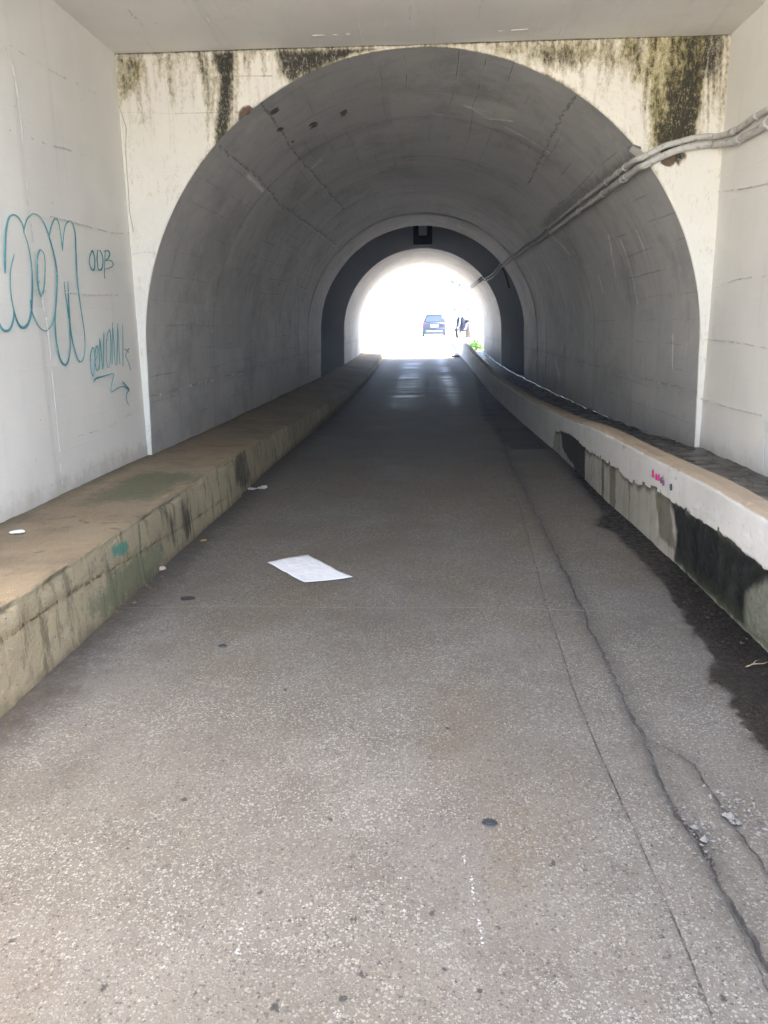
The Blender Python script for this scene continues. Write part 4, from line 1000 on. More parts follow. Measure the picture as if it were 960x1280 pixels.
# ------------------------------------------------------------------ vaults
LONG_JOINTS = (ZC, ARCH_LEN - ZC)
def vault(name, y0, y1, ds, dy, joints, detail, label):
    s = np.linspace(0, ARCH_LEN, int(ARCH_LEN / ds)); yv = np.linspace(y0, y1, int((y1 - y0) / dy))
    mat = vault_material('tunnel_vault_concrete' if detail else 'bare_vault_concrete', 1.03 if detail else .97, joints, LONG_JOINTS)
    Sg, Yg = np.meshgrid(s, yv, indexing='ij')
    x, z, th = arch_point(Sg)
    nx, nz = np.cos(np.radians(th)), np.sin(np.radians(th))
    P = np.stack([x, Yg, z], -1)
    h = vnoise(P, .9, 3, 101) * .014 + vnoise(P, 5, 4, 102) * .006
    ring_ = np.floor((Yg - y0) / 1.22); band_ = np.floor(Sg / 1.47 + .3 * (ring_ % 2))
    tone = _hash(ring_, band_, ring_ * 0, 77)
    h += .005 * tone                       # each lift of formwork sits a little differently
    if detail: h -= .014 * sstep(Yg, 16.42, 16.48)                     # last ring stands a little proud
    dj = np.full(Sg.shape, 9.0)
    for yj in joints: dj = np.minimum(dj, np.abs(Yg - yj + .006 * np.sin(Sg * 4)))
    leg = ZC + .35
    for sj in LONG_JOINTS:
        dj = np.minimum(dj, np.abs(Sg - sj + .006 * np.sin(Yg * 3)) + .004)
    h += .010 * np.exp(-(dj / .016) ** 2) * (.5 + .7 * vnoise(P, 3, 2, 106))                                      # joints recessed
    if detail:
        arcm = lambda deg: leg + RAD * np.radians(deg)
        toS = lambda l: [(float(arcm(a)), b) for a, b in l]
        dc = lines_dist(Sg + vnoise(P, 7, 3, 103) * .03, Yg, [toS(l) for l in VAULT_CRACKS])
        sp = np.full(Sg.shape, -9.0)
        spn = vnoise(P, 16, 3, 104) * .045
        for a, b, r_ in VAULT_SPALLS: sp = np.maximum(sp, r_ * .62 - np.hypot(Sg - arcm(a), (Yg - b) * .45) + spn)
        dsr = lines_dist(Sg, Yg, [toS(l) for l in VAULT_SCRATCHES])
        pale = inside_dist(Sg, Yg, toS(VAULT_SCRATCH_PALE))
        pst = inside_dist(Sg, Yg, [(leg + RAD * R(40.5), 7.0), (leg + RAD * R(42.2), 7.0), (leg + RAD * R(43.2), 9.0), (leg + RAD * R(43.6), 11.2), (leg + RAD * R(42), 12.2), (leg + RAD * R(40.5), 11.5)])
        h += .010 * sstep(sp, -.01, .02) + .008 * np.exp(-np.clip(dc - .002, 0, 9) / .012)
    else:
        dc = np.full(Sg.shape, 9.0); sp = pale = pst = np.full(Sg.shape, -9.0); dsr = dc
    P[..., 0] += nx * h; P[..., 2] += nz * h
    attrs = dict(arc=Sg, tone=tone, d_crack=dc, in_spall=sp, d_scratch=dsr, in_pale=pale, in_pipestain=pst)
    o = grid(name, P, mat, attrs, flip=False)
    tag(o, label, 'tunnel')
    # outside of the shell
    s2 = np.linspace(0, ARCH_LEN, 48); S2, Y2g = np.meshgrid(s2, np.array([y0 + .03, y1 - .03]), indexing='ij')
    x, z, th = arch_point(S2); k = 1.12
    grid('outer_shell', np.stack([XC + (x - XC) * k, Y2g, np.where(z > ZC, ZC + (z - ZC) * k, z)], -1), M['right_wall'], None, o, flip=True)
    return o
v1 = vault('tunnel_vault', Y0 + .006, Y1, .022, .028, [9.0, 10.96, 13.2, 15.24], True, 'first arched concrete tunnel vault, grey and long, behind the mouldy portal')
v2 = vault('tunnel_vault', Y2 + .006, Y3, .06, .08, [26.5, 28.9], False, 'second arched concrete tunnel vault beyond the dark gap, ending in daylight')

# ------------------------------------------------------------------ dark chamber between the vaults
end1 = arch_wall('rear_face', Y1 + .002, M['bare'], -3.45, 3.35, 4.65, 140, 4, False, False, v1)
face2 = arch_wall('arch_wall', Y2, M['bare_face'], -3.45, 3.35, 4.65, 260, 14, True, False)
tag(face2, 'dark inner arch wall with a vent over the second tunnel', 'wall')
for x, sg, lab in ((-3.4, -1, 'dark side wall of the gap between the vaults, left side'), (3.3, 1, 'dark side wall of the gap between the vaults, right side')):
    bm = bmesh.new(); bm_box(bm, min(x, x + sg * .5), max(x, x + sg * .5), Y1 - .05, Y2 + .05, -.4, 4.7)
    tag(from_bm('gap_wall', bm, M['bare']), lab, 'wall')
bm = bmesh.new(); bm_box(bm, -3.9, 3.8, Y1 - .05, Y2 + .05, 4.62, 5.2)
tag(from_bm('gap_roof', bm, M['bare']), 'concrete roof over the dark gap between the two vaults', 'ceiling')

vent = empty('vent_box', (-.03, Y2 - .004, 3.62))
tag(vent, 'dark vent box with pale slats above the second arch', 'vent')
bm = bmesh.new()
bm_box(bm, -.27, -.15, -.16, 0, -.02, .66, .006); bm_box(bm, .15, .27, -.16, 0, -.02, .66, .006)
bm_box(bm, -.15, .15, -.16, 0, .53, .66, .006); bm_box(bm, -.15, .15, -.16, 0, -.02, .20, .006)
from_bm('frame', bm, M['vent_dark'], vent)
bm = bmesh.new(); bm_box(bm, -.15, .15, -.03, -.004, .20, .53); from_bm('back_panel', bm, M['vent_dark'], vent)
for k in range(5):
    bm = bmesh.new(); bm_box(bm, -.12, .12, -.006, .006, -.030, .030, .002, Matrix.Translation((0, -.07, .245 + .058 * k)) @ Matrix.Rotation(R(-28), 4, 'X'))
    from_bm('slat', bm, M['vent_slat'], vent)

# ------------------------------------------------------------------ earth bank, unseen right side raised to block the sun, and headwalls
bm = bmesh.new()
for b in ((-9, -2.93, SLAB_Y, Y1 - .1, -.5, 5.2), (2.95, 9, -1.0, Y1 - .1, -.5, 8.2), (-9, -3.95, Y1 - .1, Y2 + .1, -.5, 5.2), (3.85, 9, Y1 - .1, Y2 + .1, -.5, 5.2), (-9, -2.93, Y2 + .1, Y3 - .05, -.5, 5.2), (2.88, 9, Y2 + .1, Y3 - .05, -.5, 5.2), (-2.93, 2.88, Y0 + .1, Y1 - .1, 3.95, 5.2), (-2.93, 2.88, Y2 + .1, Y3 - .05, 3.95, 5.2),
          (-9, 2.94, SLAB_Y, Y1 - .1, 5.205, 6.2), (-9, 9, Y1 - .1, Y3 - .05, 5.205, 6.2)):
    bm_box(bm, *b)
tag(from_bm('embankment', bm, M['earth']), 'earth embankment over the tunnel', kind='structure')
hw = arch_wall('headwall', Y3, M['right_wall'], -9, 9, 6.3, 160, 6, False, False)
tag(hw, 'concrete headwall round the far tunnel mouth', 'wall')

# ------------------------------------------------------------------ open ground at both ends
def ground_sheet(name, y0, y1, mat, label, zoff=0.0, ny=40, side_drop=None):
    t = np.linspace(0, 1, ny); yv = y0 + (y1 - y0) * t ** 2.2 if y1 > 0 else y0 + (y1 - y0) * t
    xv = np.concatenate([np.linspace(-260, -12, 10), np.linspace(-10, 10, 21), np.linspace(12, 260, 10)])
    X, Y = np.meshgrid(xv, yv, indexing='ij')
    P = np.stack([X, Y, road_z(Y) + zoff], -1)
    tag(grid(name, P, mat, flip=(y1 > y0)), label, kind='structure')
bm = bmesh.new()
bm_box(bm, 1.42, 7.5, 34.42, 50, -.5, .74, .05)
tag(from_bm('verge', bm, M['yard']), 'raised pale verge on the right beyond the far mouth', kind='structure')
ground_sheet('street', Y3 + .02, 420, M['street'], 'sunlit pale street beyond the far mouth', -.008, 60)
ground_sheet('ground', -.3, -420, M['yard'], 'open paved ground behind the viewer', -.03, 12)
bm = bmesh.new(); bm_box(bm, -260, 260, -420, 420, -.9, -.62)
tag(from_bm('subsoil', bm, M['earth']), 'earth under the road', kind='structure')

# ================================================================== THINGS
def catmull3(pts, step=.05): return [Vector(p) for p in smooth_line([np.array(p) for p in pts], step)]

def clip_bm(p, t, r):
    """saddle clip round a conduit at p, direction t"""
    bm = bmesh.new(); t = Vector(t).normalized()
    bm_tube(bm, [p - t * .012, p - t * .010, p + t * .010, p + t * .012], [r + .001, r + .005, r + .005, r + .001], 14)
    q = Vector((.0, 0, 1)).cross(t)
    if q.length < .1: q = Vector((0, 0, 1))
    bm_tube(bm, [p + Vector((0, 0, -r - .016)), p + Vector((0, 0, r + .016))], .005, 6)
    return bm

def make_conduit(pts, deg, r, off, label):
    root = empty('conduit', pts[-1])
    tag(root, label, 'conduit', 'conduits along the tunnel')
    loc = Vector(pts[-1])
    rel = lambda P: [Vector(p) - loc for p in P]
    a = R(deg); rr = RAD - r - .028
    v = lambda y, d=0.0, sag=0.0: Vector((XC + (rr - d) * math.cos(a), y, ZC + (rr - d) * math.sin(a) - sag))
    line = [Vector(p) for p in pts]
    path = catmull3([*line, v(Y0 + .05), v(Y0 + .35), v(7.8), v(9.0), v(10.2, 0, .012), v(11.4, 0, .02)], .05)
    bm = bmesh.new(); bm_tube(bm, rel(path), r, 12); from_bm('pipe', bm, M['conduit'], root)
    # joints in the pipe
    for f in (.20, .49, .65, .76):
        i = int(f * len(path)); t = (path[i + 1] - path[i]).normalized()
        bm = bmesh.new(); bm_tube(bm, rel([path[i] - t * .05, path[i] - t * .048, path[i] + t * .048, path[i] + t * .05]), [r, r + .005, r + .005, r], 12)
        from_bm('coupling', bm, M['conduit'], root)
    for f in [.06, .17, .28] + [(4 + 7.5 * q) / 11.5 for q in off]:
        i = int(f * len(path)); t = path[i + 1] - path[i]
        from_bm('clip', clip_bm(path[i] - loc, t, r), M['clip'], root)
    # thinner cable that carries on, sagging between fixings
    ys = np.linspace(11.4, Y1 + .1, 40)
    sagp = [v(y, .0, .02 + .016 * abs(math.sin((y - 11.4) * 1.35)) * (1 + .6 * math.sin(y * 2.2))) for y in ys]
    rr_c = r * .62
    bm = bmesh.new(); bm_tube(bm, rel(sagp), rr_c, 8); from_bm('cable', bm, M['conduit_dirty'], root)
    mid = [v(Y1 + .1, 0, .04), v(20, .02, .10), v(22, .02, .10), v(Y2 + .1, 0, .03)]
    bm = bmesh.new(); bm_tube(bm, rel(catmull3(mid, .2)), rr_c, 8); from_bm('cable', bm, M['conduit_dirty'], root)
    bm = bmesh.new(); bm_tube(bm, rel([v(Y2 + .1), v(26), v(28, 0, .02), v(Y3 - .1)]), r * 1.05, 10); from_bm('pipe', bm, M['conduit_dirty'], root)
    return root
make_conduit([(2.27, .9, 2.79)] + PIPE_UPPER, 40.6, .0225, (.05, .12, .16, .42, .52, .68), 'upper one of the two grey conduits crossing from the right wall into the tunnel')
make_conduit([(2.27, .9, 2.72)] + PIPE_LOWER, 38.9, .0265, (.06, .13, .20, .44, .56, .72), 'lower, thicker one of the two grey conduits crossing into the tunnel')

lc = empty('loose_cable', (1.72, Y1 + .06, 2.66))
tag(lc, 'short loose cable drooping at the end of the first vault, right', 'cable')
bm = bmesh.new(); bm_tube(bm, [Vector(p) for p in smooth_line([np.array(p) for p in [(0, 0, 0), (.02, .10, -.05), (.10, .16, -.22), (.17, .2, -.42), (.20, .22, -.50)]], .04)], .018, 8); from_bm('cord', bm, M['cable'], lc)
bm = bmesh.new(); bm_box(bm, -.04, .04, -.03, .02, -.03, .05, .006); from_bm('anchor_plate', bm, M['metal'], lc)

br = empty('pipe_bracket', (1.63, Y0 - .03, 2.72))
tag(br, 'torn metal bracket sticking out at the arch edge beside the conduits', 'bracket')
bm = bmesh.new()
vs = [bm.verts.new(p) for p in ((-.03, .03, .0), (.03, .03, -.05), (.10, .03, -.09), (.09, -.02, -.05), (.04, -.04, -.01), (-.02, -.02, .03))]
bm.faces.new(vs[:3] + [vs[3]]); bm.faces.new([vs[0], vs[3], vs[4], vs[5]])
r_ = bmesh.ops.solidify(bm, geom=bm.faces[:], thickness=.004)
from_bm('plate', bm, M['clip'], br)
bm = bmesh.new(); bm_tube(bm, [Vector((-.05, .02, .02)), Vector((0, .0, .035)), Vector((.05, .0, .015))], .008, 6); from_bm('hook', bm, M['metal'], br)

# ------------------------------------------------------------------ litter on the road
def sheet(name, corners, z, lift, mat, label, cat, n=18, seed=0, group=None):
    """thin sheet from four corners (x, y), gently curled"""
    c = [np.array(q) for q in corners]; ctr = sum(c) / 4
    bm = bmesh.new(); rows = []
    for i in range(n):
        row = []
        for j in range(n):
            u, v = i / (n - 1), j / (n - 1)
            p = (c[0] * (1 - u) + c[1] * u) * (1 - v) + (c[3] * (1 - u) + c[2] * u) * v - ctr
            q = np.array([[p[0] * 1 + seed, p[1], 0.0]])
            h = lift * (.5 + .5 * float(vnoise(q, 7, 2, 200 + seed)[0])) + .004 * math.exp(-((v - .55) / .03) ** 2) + lift * 1.2 * (max(0, u - .8) * max(0, v - .75) + max(0, .15 - v) * u * .6) * 4 + lift * 2.0 * max(0, v - .9) * (1 - u)
            row.append(bm.verts.new((p[0], p[1], h)))
        rows.append(row)
    for i in range(n - 1):
        for j in range(n - 1):
            f = bm.faces.new((rows[i][j], rows[i + 1][j], rows[i + 1][j + 1], rows[i][j + 1])); f.smooth = True
    bmesh.ops.recalc_face_normals(bm, faces=bm.faces[:])
    bmesh.ops.solidify(bm, geom=bm.faces[:], thickness=.0008)
    o = from_bm(name, bm, mat, None, (ctr[0], ctr[1], z)); tag(o, label, cat, group)
    return o
sheet('paper_sheet', [PAPER[0], PAPER[1], PAPER[2], PAPER[4]], .004, .010, M['paper'], 'white creased paper sheet lying on the road', 'paper')

def crumple(name, loc, dims, rz, mat, label, cat, seed, group=None, sub=2):
    bm = bmesh.new(); bmesh.ops.create_icosphere(bm, subdivisions=sub, radius=.5)
    rnd = random.Random(seed); o3 = Vector((rnd.random() * 9, rnd.random() * 9, rnd.random() * 9))
    for v in bm.verts:
        q = np.array([(v.co + o3)[:]])
        k = 1 + .42 * float(vnoise(q, 2.6, 3, seed)[0])
        v.co = Vector((v.co.x * dims[0] * k, v.co.y * dims[1] * k, max(-.28, v.co.z) * dims[2] * k))
    zmin = min(v.co.z for v in bm.verts)
    for v in bm.verts: v.co.z -= zmin
    o = from_bm(name, bm, mat, None, loc); o.rotation_euler = (0, 0, rz)
    return tag(o, label, cat, group)
(a, b), (c1, c2), (e1, e2), (g1, g2), (h1, h2), (k1, k2), (l1, l2), (m1, m2) = SCRAPS
# torn scrap by the kerb: a twisted flat piece with a folded-over flap
sc = empty('torn_wrapper', (a, b, .004), .5)
tag(sc, 'torn white wrapper lying by the left kerb deeper in the tunnel', 'wrapper')
bm = bmesh.new(); rnd = random.Random(4); top = []
for i in range(9):
    u = i / 8
    w = .035 * (.55 + .6 * math.sin(math.pi * u) + .2 * math.sin(u * 11))
    top.append([bm.verts.new((-.085 + .17 * u, s * w + .01 * math.sin(u * 7), .006 + .016 * abs(math.sin(u * 5 + s)))) for s in (-1, -.2, .5, 1)])
for A, B in zip(top[:-1], top[1:]):
    for k in range(3): bm.faces.new((A[k], B[k], B[k + 1], A[k + 1]))
bmesh.ops.solidify(bm, geom=bm.faces[:], thickness=.001)
from_bm('foil', bm, M['white_plastic'], sc)
bm = bmesh.new(); f_ = bm.faces.new([bm.verts.new(p) for p in ((.03, -.01, .022), (.085, -.02, .012), (.095, .02, .03), (.05, .03, .03))]); bmesh.ops.solidify(bm, geom=[f_], thickness=.001)
from_bm('flap', bm, M['white_plastic'], sc)
crumple('rubber_scrap', (c1, c2, .0), (.085, .035, .02), .2, M['rubber'], 'thin black rubber scrap near the seam on the left of the road', 'scrap', 11)
crumple('plastic_scrap', (e1, e2, .0), (.045, .035, .010), .1, M['bottle_cap'], 'small dark flattened scrap on the road below the paper', 'scrap', 12)
# flattened cap
bm = bmesh.new(); n = 18; rings = []
for rr, zz in ((.0205, 0), (.0215, .003), (.019, .0055), (.012, .0048), (.004, .0058)):
    rings.append([bm.verts.new((rr * 1.1 * math.cos(2 * math.pi * k / n) * (1 + .04 * (k % 2) * (rr > .018)), rr * math.sin(2 * math.pi * k / n), zz)) for k in range(n)])
for A, B in zip(rings[:-1], rings[1:]):
    for k in range(n): bm.faces.new((A[k], A[(k + 1) % n], B[(k + 1) % n], B[k]))
bm.faces.new(rings[-1])
tag(from_bm('bottle_cap', bm, M['bottle_cap'], None, (g1, g2, -.001)), 'round dark flattened cap alone in the middle of the near road', 'bottle cap')
crumple('dry_leaf', (h1, h2, .0), (.05, .035, .012), .6, M['yellow_leaf'], 'small yellow dry leaf near the left kerb', 'leaf', 13)
crumple('pebble', (k1 + .02, k2, -.002), (.05, .035, .03), .3, M['pink_stone'], 'pale pinkish pebble at the foot of the left kerb', 'pebble', 14)
crumple('pebble', (l1 + .03, l2, -.002), (.035, .028, .022), 1.3, M['stone'], 'small grey pebble just nearer than the pinkish one at the left kerb', 'pebble', 15)
(q1, q2), = LEDGE_SCRAP
crumple('napkin_scrap', (q1, q2, .372), (.075, .055, .022), .4, M['white_plastic'], 'small white crumpled scrap on the left ledge', 'scrap', 16, sub=3)
tw = empty('twig', (TWIGS[0][0], TWIGS[0][1], .008), .3)
tag(tw, 'pale dry twig on the wet road by the right wall', 'twig')
bm = bmesh.new(); bm_tube(bm, [Vector(p) for p in ((-.05, 0, 0), (-.01, .008, .004), (.04, .002, .003), (.07, .012, .006))], [.003, .0035, .003, .0015], 6); from_bm('stem', bm, M['dry_straw'], tw)
bm = bmesh.new(); bm_tube(bm, [Vector(p) for p in ((-.01, .008, .004), (.02, .03, .006), (.05, .04, .004))], [.003, .002, .001], 6); from_bm('side_shoot', bm, M['dry_straw'], tw)

def scatter(name, n, place, size, mat, label, seed, flat=.35):
    """loose grit and leaf crumbs: one object, nobody could count it"""
    rnd = random.Random(seed); V, F = [], []
    for _ in range(n):
        x, y, z = place(rnd); r = size * rnd.uniform(.4, 1.5) * (1 if rnd.random() < .85 else 1.8)
        a = rnd.uniform(0, 6.28); b = len(V)
        for k in range(5):
            q = a + k * 6.283 / 5 + rnd.uniform(-.3, .3); s = r * rnd.uniform(.55, 1.1)
            V.append((x + s * math.cos(q), y + s * math.sin(q), z + rnd.uniform(0, .25) * r * flat))
        V.append((x, y, z + r * flat * rnd.uniform(.6, 1.6)))
        F += [(b + k, b + (k + 1) % 5, b + 5) for k in range(5)]
    me = bpy.data.meshes.new(name); me.from_pydata(V, [], F); me.update()
    return tag(link(name, me, mat), label, kind='stuff')
def kerb_place(r):
    y = 2.6 + 9 * r.random() ** 1.3; return ledge_x(y) + .02 + abs(r.gauss(0, .05)), y, -.001 + float(road_z(y))
scatter('leaf_litter', 900, kerb_place, .008, M['litter'], 'brown leaf crumbs and grit along the foot of the left kerb', 21)
def wall_place(r):
    y = 2.8 + 7 * r.random(); return wall_x(y) - .03 - abs(r.gauss(0, .07)), y, -.001 + float(road_z(y))
scatter('damp_grit', 260, wall_place, .005, M['litter'], 'dark grit along the foot of the right wall', 22)
def crack_place(r):
    i = r.randrange(6, 11); p = CRACK_WIDE[i]; q = CRACK_WIDE[i + 1]; t = r.random()
    return p[0] + (q[0] - p[0]) * t + r.gauss(.01, .022), p[1] + (q[1] - p[1]) * t, -.008
scatter('rubble', 140, crack_place, .0036, M['stone'], 'broken crumbs of concrete in the wide crack', 23, .8)
def chip_place(r):
    p = CHIPS[r.randrange(len(CHIPS))]; return p[0] + r.gauss(0, .045), p[1] + r.gauss(0, .06), -.009
scatter('stone_chips', 130, chip_place, .006, M['chip'], 'loose stone chips where the road surface broke up', 24, .8)
def walk_place(r):
    y = 5 + 24 * r.random() ** 1.2; x = r.uniform(1.68, 2.28); return x, y, float(walk_z(y)) + .012
scatter('walkway_debris', 700, walk_place, .016, M['litter'], 'dark leaf debris scattered on the right walkway', 25)
# bits of rubble at the far mouth
for k, (x, y, d, lab) in enumerate([(1.22, 31.6, (.34, .25, .14), 'dark rubble heap at the far end of the right wall'), (-.98, 38, (.12, .1, .1), 'small stone on the sunlit street, left of the other'), (-.56, 38.2, (.34, .2, .12), 'larger stone on the sunlit street left of the car'), (-1.95, 35.5, (.12, .1, .16), 'stone at the verge near the hoop')]):
    crumple('stone', (x, y, float(road_z(y)) - .02), d, k, M['stone'], lab, 'stone', 60 + k)

# ------------------------------------------------------------------ beyond the far mouth
def leaf_cloud(n, centre_fn, size, rnd):
    V, F = [], []
    for _ in range(n):
        c, = [Vector(centre_fn(rnd))]
        d = Vector((rnd.gauss(0, 1), rnd.gauss(0, 1), rnd.gauss(.3, 1))).normalized(); e = d.orthogonal().normalized()
        e = Matrix.Rotation(rnd.uniform(0, 6.28), 3, d) @ e; f = d.cross(e)
        s = size * rnd.uniform(.6, 1.3); b = len(V)
        V += [c - e * s, c + f * s * .45 + d * s * .1, c + e * s, c - f * s * .45 + d * s * .1]
        F += [(b, b + 1, b + 2, b + 3)]
    return V, F
def mesh_obj(name, V, F, mat, parent):
    me = bpy.data.meshes.new(name); me.from_pydata([tuple(v) for v in V], [], F); me.update()
    return link(name, me, mat, parent)

rnd = random.Random(31)
wd = empty('weed_bush', (2.02, 32.2, .33))
tag(wd, 'bright green weed bush at the end of the right walkway', 'bush')
V, F = leaf_cloud(420, lambda r: ((lambda u, a, h: (u * math.cos(a) * .32, u * math.sin(a) * .4, .05 + h * .38 * (1.15 - u)))(r.random() ** .6, r.uniform(0, 6.28), r.random() ** .7)), .05, rnd)
mesh_obj('foliage', V, F, M['weed'], wd)
for k in range(7):
    a = k * .9; bm = bmesh.new(); bm_tube(bm, [Vector((0.02 * math.cos(a), .02 * math.sin(a), -.02)), Vector((.14 * math.cos(a), .16 * math.sin(a), .17)), Vector((.22 * math.cos(a), .26 * math.sin(a), .28))], [.008, .006, .003], 5)
    from_bm('stem', bm, M['weed'], wd)

tr = empty('tree', (3.75, 38.5, .62))
tag(tr, 'leafy tree overhanging the far mouth on the right', 'tree')
bm = bmesh.new(); bm_tube(bm, [Vector(p) for p in ((0, 0, -.1), (.03, 0, .8), (-.05, .05, 1.8), (.02, 0, 2.9), (0, 0, 4.0))], [.16, .125, .11, .085, .05], 10); from_bm('trunk', bm, M['bark'], tr)
clumps = []
for k in range(15):
    a = rnd.uniform(0, 6.28); e = rnd.uniform(.6, 2.0); tip = Vector((e * math.cos(a), e * math.sin(a), rnd.uniform(2.9, 5.2)))
    if k < 4: tip = Vector(((-2.2, -2.02, -2.62, -2.35)[k], (-1.2, -1.0, -1.0, -.9)[k], (2.22, 1.95, 2.72, 2.45)[k]))
    z0 = rnd.uniform(1.9, 3.4)
    bm = bmesh.new(); bm_tube(bm, [Vector((0, 0, z0)), Vector((tip.x * .5, tip.y * .5, (z0 + tip.z) / 2 + .15)), tip], [.05, .035, .012], 6); from_bm('limb', bm, M['bark'], tr)
    clumps.append((tip, rnd.uniform(.38, .75) if k >= 4 else .26))
def tree_leaf(r):
    t, s = clumps[r.randrange(4, len(clumps))] if r.random() > .016 else clumps[r.randrange(4)]; d = Vector((r.gauss(0, 1), r.gauss(0, 1), r.gauss(0, .8)))
    return t + d.normalized() * s * r.random() ** .5
V, F = leaf_cloud(5200, tree_leaf, .075, rnd); mesh_obj('crown', V, F, M['leaf'], tr)

po = empty('tapered_post', (1.96, 36.3, .74))
tag(po, 'slim dark tapered post standing beside the scooter', 'post')
bm = bmesh.new(); bm_tube(bm, [Vector((0, 0, -.03)), Vector((0, 0, .3)), Vector((.0, 0, .6)), Vector((-.01, 0, .78)), Vector((-.01, 0, 1.14))], [.13, .115, .08, .032, .020], 10); from_bm('shaft', bm, M['wood'], po)
bm = bmesh.new(); bm_tube(bm, [Vector((0, 0, .56)), Vector((0, 0, .61))], [.095, .09], 10); from_bm('band', bm, M['metal'], po)
rl = empty('barrier_rail', (1.93, 37.0, .3))
tag(rl, 'thin horizontal rail reaching from the post towards the car', 'rail')
bm = bmesh.new(); bm_tube(bm, [Vector((-.98, 0, 1.16)), Vector((-.5, 0, 1.155)), Vector((.02, 0, 1.15))], .016, 8); from_bm('bar', bm, M['metal'], rl)
for x in (-.96, -.5):
    bm = bmesh.new(); bm_tube(bm, [Vector((x, 0, -.02)), Vector((x, 0, 1.155))], .014, 8); from_bm('upright', bm, M['chrome'], rl)

hp = empty('hoop_barrier', (-1.60, 35.0, .25))
tag(hp, 'small arched grey hoop with a half panel on the left verge', 'hoop')
pts = [Vector((.17, 0, -.02)), Vector((.185, 0, .45))] + [Vector((.185 * math.cos(a), 0, .50 + .30 * math.sin(a))) for a in np.linspace(.2, math.pi - .2, 9)] + [Vector((-.185, 0, .45)), Vector((-.17, 0, -.02))]
bm = bmesh.new(); bm_tube(bm, pts, .018, 8); from_bm('tube', bm, M['conduit'], hp)
bm = bmesh.new(); R2 = [[bm.verts.new((x, y, z)) for x, z in ((-.17, .30), (.02, .26), (.05, .55), (.01, .74), (-.09, .74), (-.16, .64))] for y in (-.015, .015)]
for k in range(6): bm.faces.new((R2[0][k], R2[0][(k + 1) % 6], R2[1][(k + 1) % 6], R2[1][k]))
bm.faces.new(R2[0][::-1]); bm.faces.new(R2[1]); bmesh.ops.recalc_face_normals(bm, faces=bm.faces[:])
from_bm('panel', bm, M['conduit_dirty'], hp)

# ---- parked scooter, seen from the front quarter
def wheel(parent, loc, r, w, axis_rot=0.0, name='wheel'):
    bm = bmesh.new(); n = 24; prof_ = [(r * .62, -w * .42), (r * .92, -w * .5), (r, -w * .28), (r, w * .28), (r * .92, w * .5), (r * .62, w * .42)]
    rings = [[bm.verts.new((wv, rr * math.cos(2 * math.pi * k / n), rr * math.sin(2 * math.pi * k / n))) for rr, wv in prof_] for k in range(n)]
    for k in range(n):
        A, B = rings[k], rings[(k + 1) % n]
        for i in range(len(prof_)): bm.faces.new((A[i], B[i], B[(i + 1) % len(prof_)], A[(i + 1) % len(prof_)]))
    bmesh.ops.recalc_face_normals(bm, faces=bm.faces[:])
    wh = from_bm(name, bm, M['rubber'], parent, loc, True); wh.rotation_euler = (0, 0, axis_rot)
    bm = bmesh.new()
    bm_tube(bm, [Vector((-w * .3, 0, 0)), Vector((w * .3, 0, 0))], r * .16, 10)
    for k in range(5):
        a = k * 2 * math.pi / 5; bm_tube(bm, [Vector((0, 0, 0)), Vector((0, r * .6 * math.cos(a), r * .6 * math.sin(a)))], r * .075, 6)
    bm_tube(bm, [Vector((0, r * .62 * math.cos(a), r * .62 * math.sin(a))) for a in np.linspace(0, 2 * math.pi, 21)], r * .06, 6, False)
    from_bm('rim', bm, M['metal'], wh)
    return wh
scr = empty('scooter', (1.72, 36.0, .735), R(156))
tag(scr, 'dark parked scooter by the post past the far mouth', 'scooter')
wheel(scr, (0, .62, .23), .23, .10); wheel(scr, (0, -.60, .23), .23, .11)
def loft(bm, rings_):
    R_ = [[bm.verts.new(p) for p in ring] for ring in rings_]
    n = len(R_[0])
    for A, B in zip(R_[:-1], R_[1:]):
        for k in range(n): f = bm.faces.new((A[k], A[(k + 1) % n], B[(k + 1) % n], B[k])); f.smooth = True
    bm.faces.new(R_[0][::-1]); bm.faces.new(R_[-1]); bmesh.ops.recalc_face_normals(bm, faces=bm.faces[:])
def oval(y, zc, hw, hh, n=16, p=2.6):
    o = []
    for k in range(n):
        a = 2 * math.pi * k / n; c, s = math.cos(a), math.sin(a)
        o.append((hw * math.copysign(abs(c) ** (2 / p), c), y, zc + hh * math.copysign(abs(s) ** (2 / p), s)))
    return o
bm = bmesh.new(); loft(bm, [oval(-.86, .62, .04, .06), oval(-.72, .60, .13, .14), oval(-.40, .55, .17, .18), oval(-.1, .46, .16, .15), oval(.05, .34, .15, .07), oval(.38, .32, .15, .05)]); from_bm('body', bm, M['car_paint'], scr)
bm = bmesh.new(); loft(bm, [[(x, .40 + .10 * (z - .3) * -1 + dy, z) for x, dy, z in [(-w, 0, z_), (-w * .6, .05, z_), (0, .08, z_), (w * .6, .05, z_), (w, 0, z_), (w * .6, -.02, z_), (0, -.02, z_), (-w * .6, -.02, z_)]] for z_, w in ((.28, .13), (.5, .20), (.75, .19), (.92, .12))]); from_bm('front_shield', bm, M['car_paint'], scr)
bm = bmesh.new(); loft(bm, [oval(-.78, .76, .10, .03), oval(-.5, .78, .14, .05), oval(-.15, .77, .12, .05), oval(-.02, .75, .07, .03)]); from_bm('seat', bm, M['trim'], scr)
bm = bmesh.new(); bm_tube(bm, [Vector(p) for p in ((0, .60, .23), (0, .50, .5), (0, .36, .98))], .035, 8); from_bm('fork', bm, M['metal'], scr)
hb = None
bm = bmesh.new(); bm_tube(bm, [Vector(p) for p in ((-.34, .26, 1.0), (-.16, .34, 1.0), (0, .36, .98), (.16, .34, 1.0), (.34, .26, 1.0))], .02, 8); hb = from_bm('handlebar', bm, M['trim'], scr)
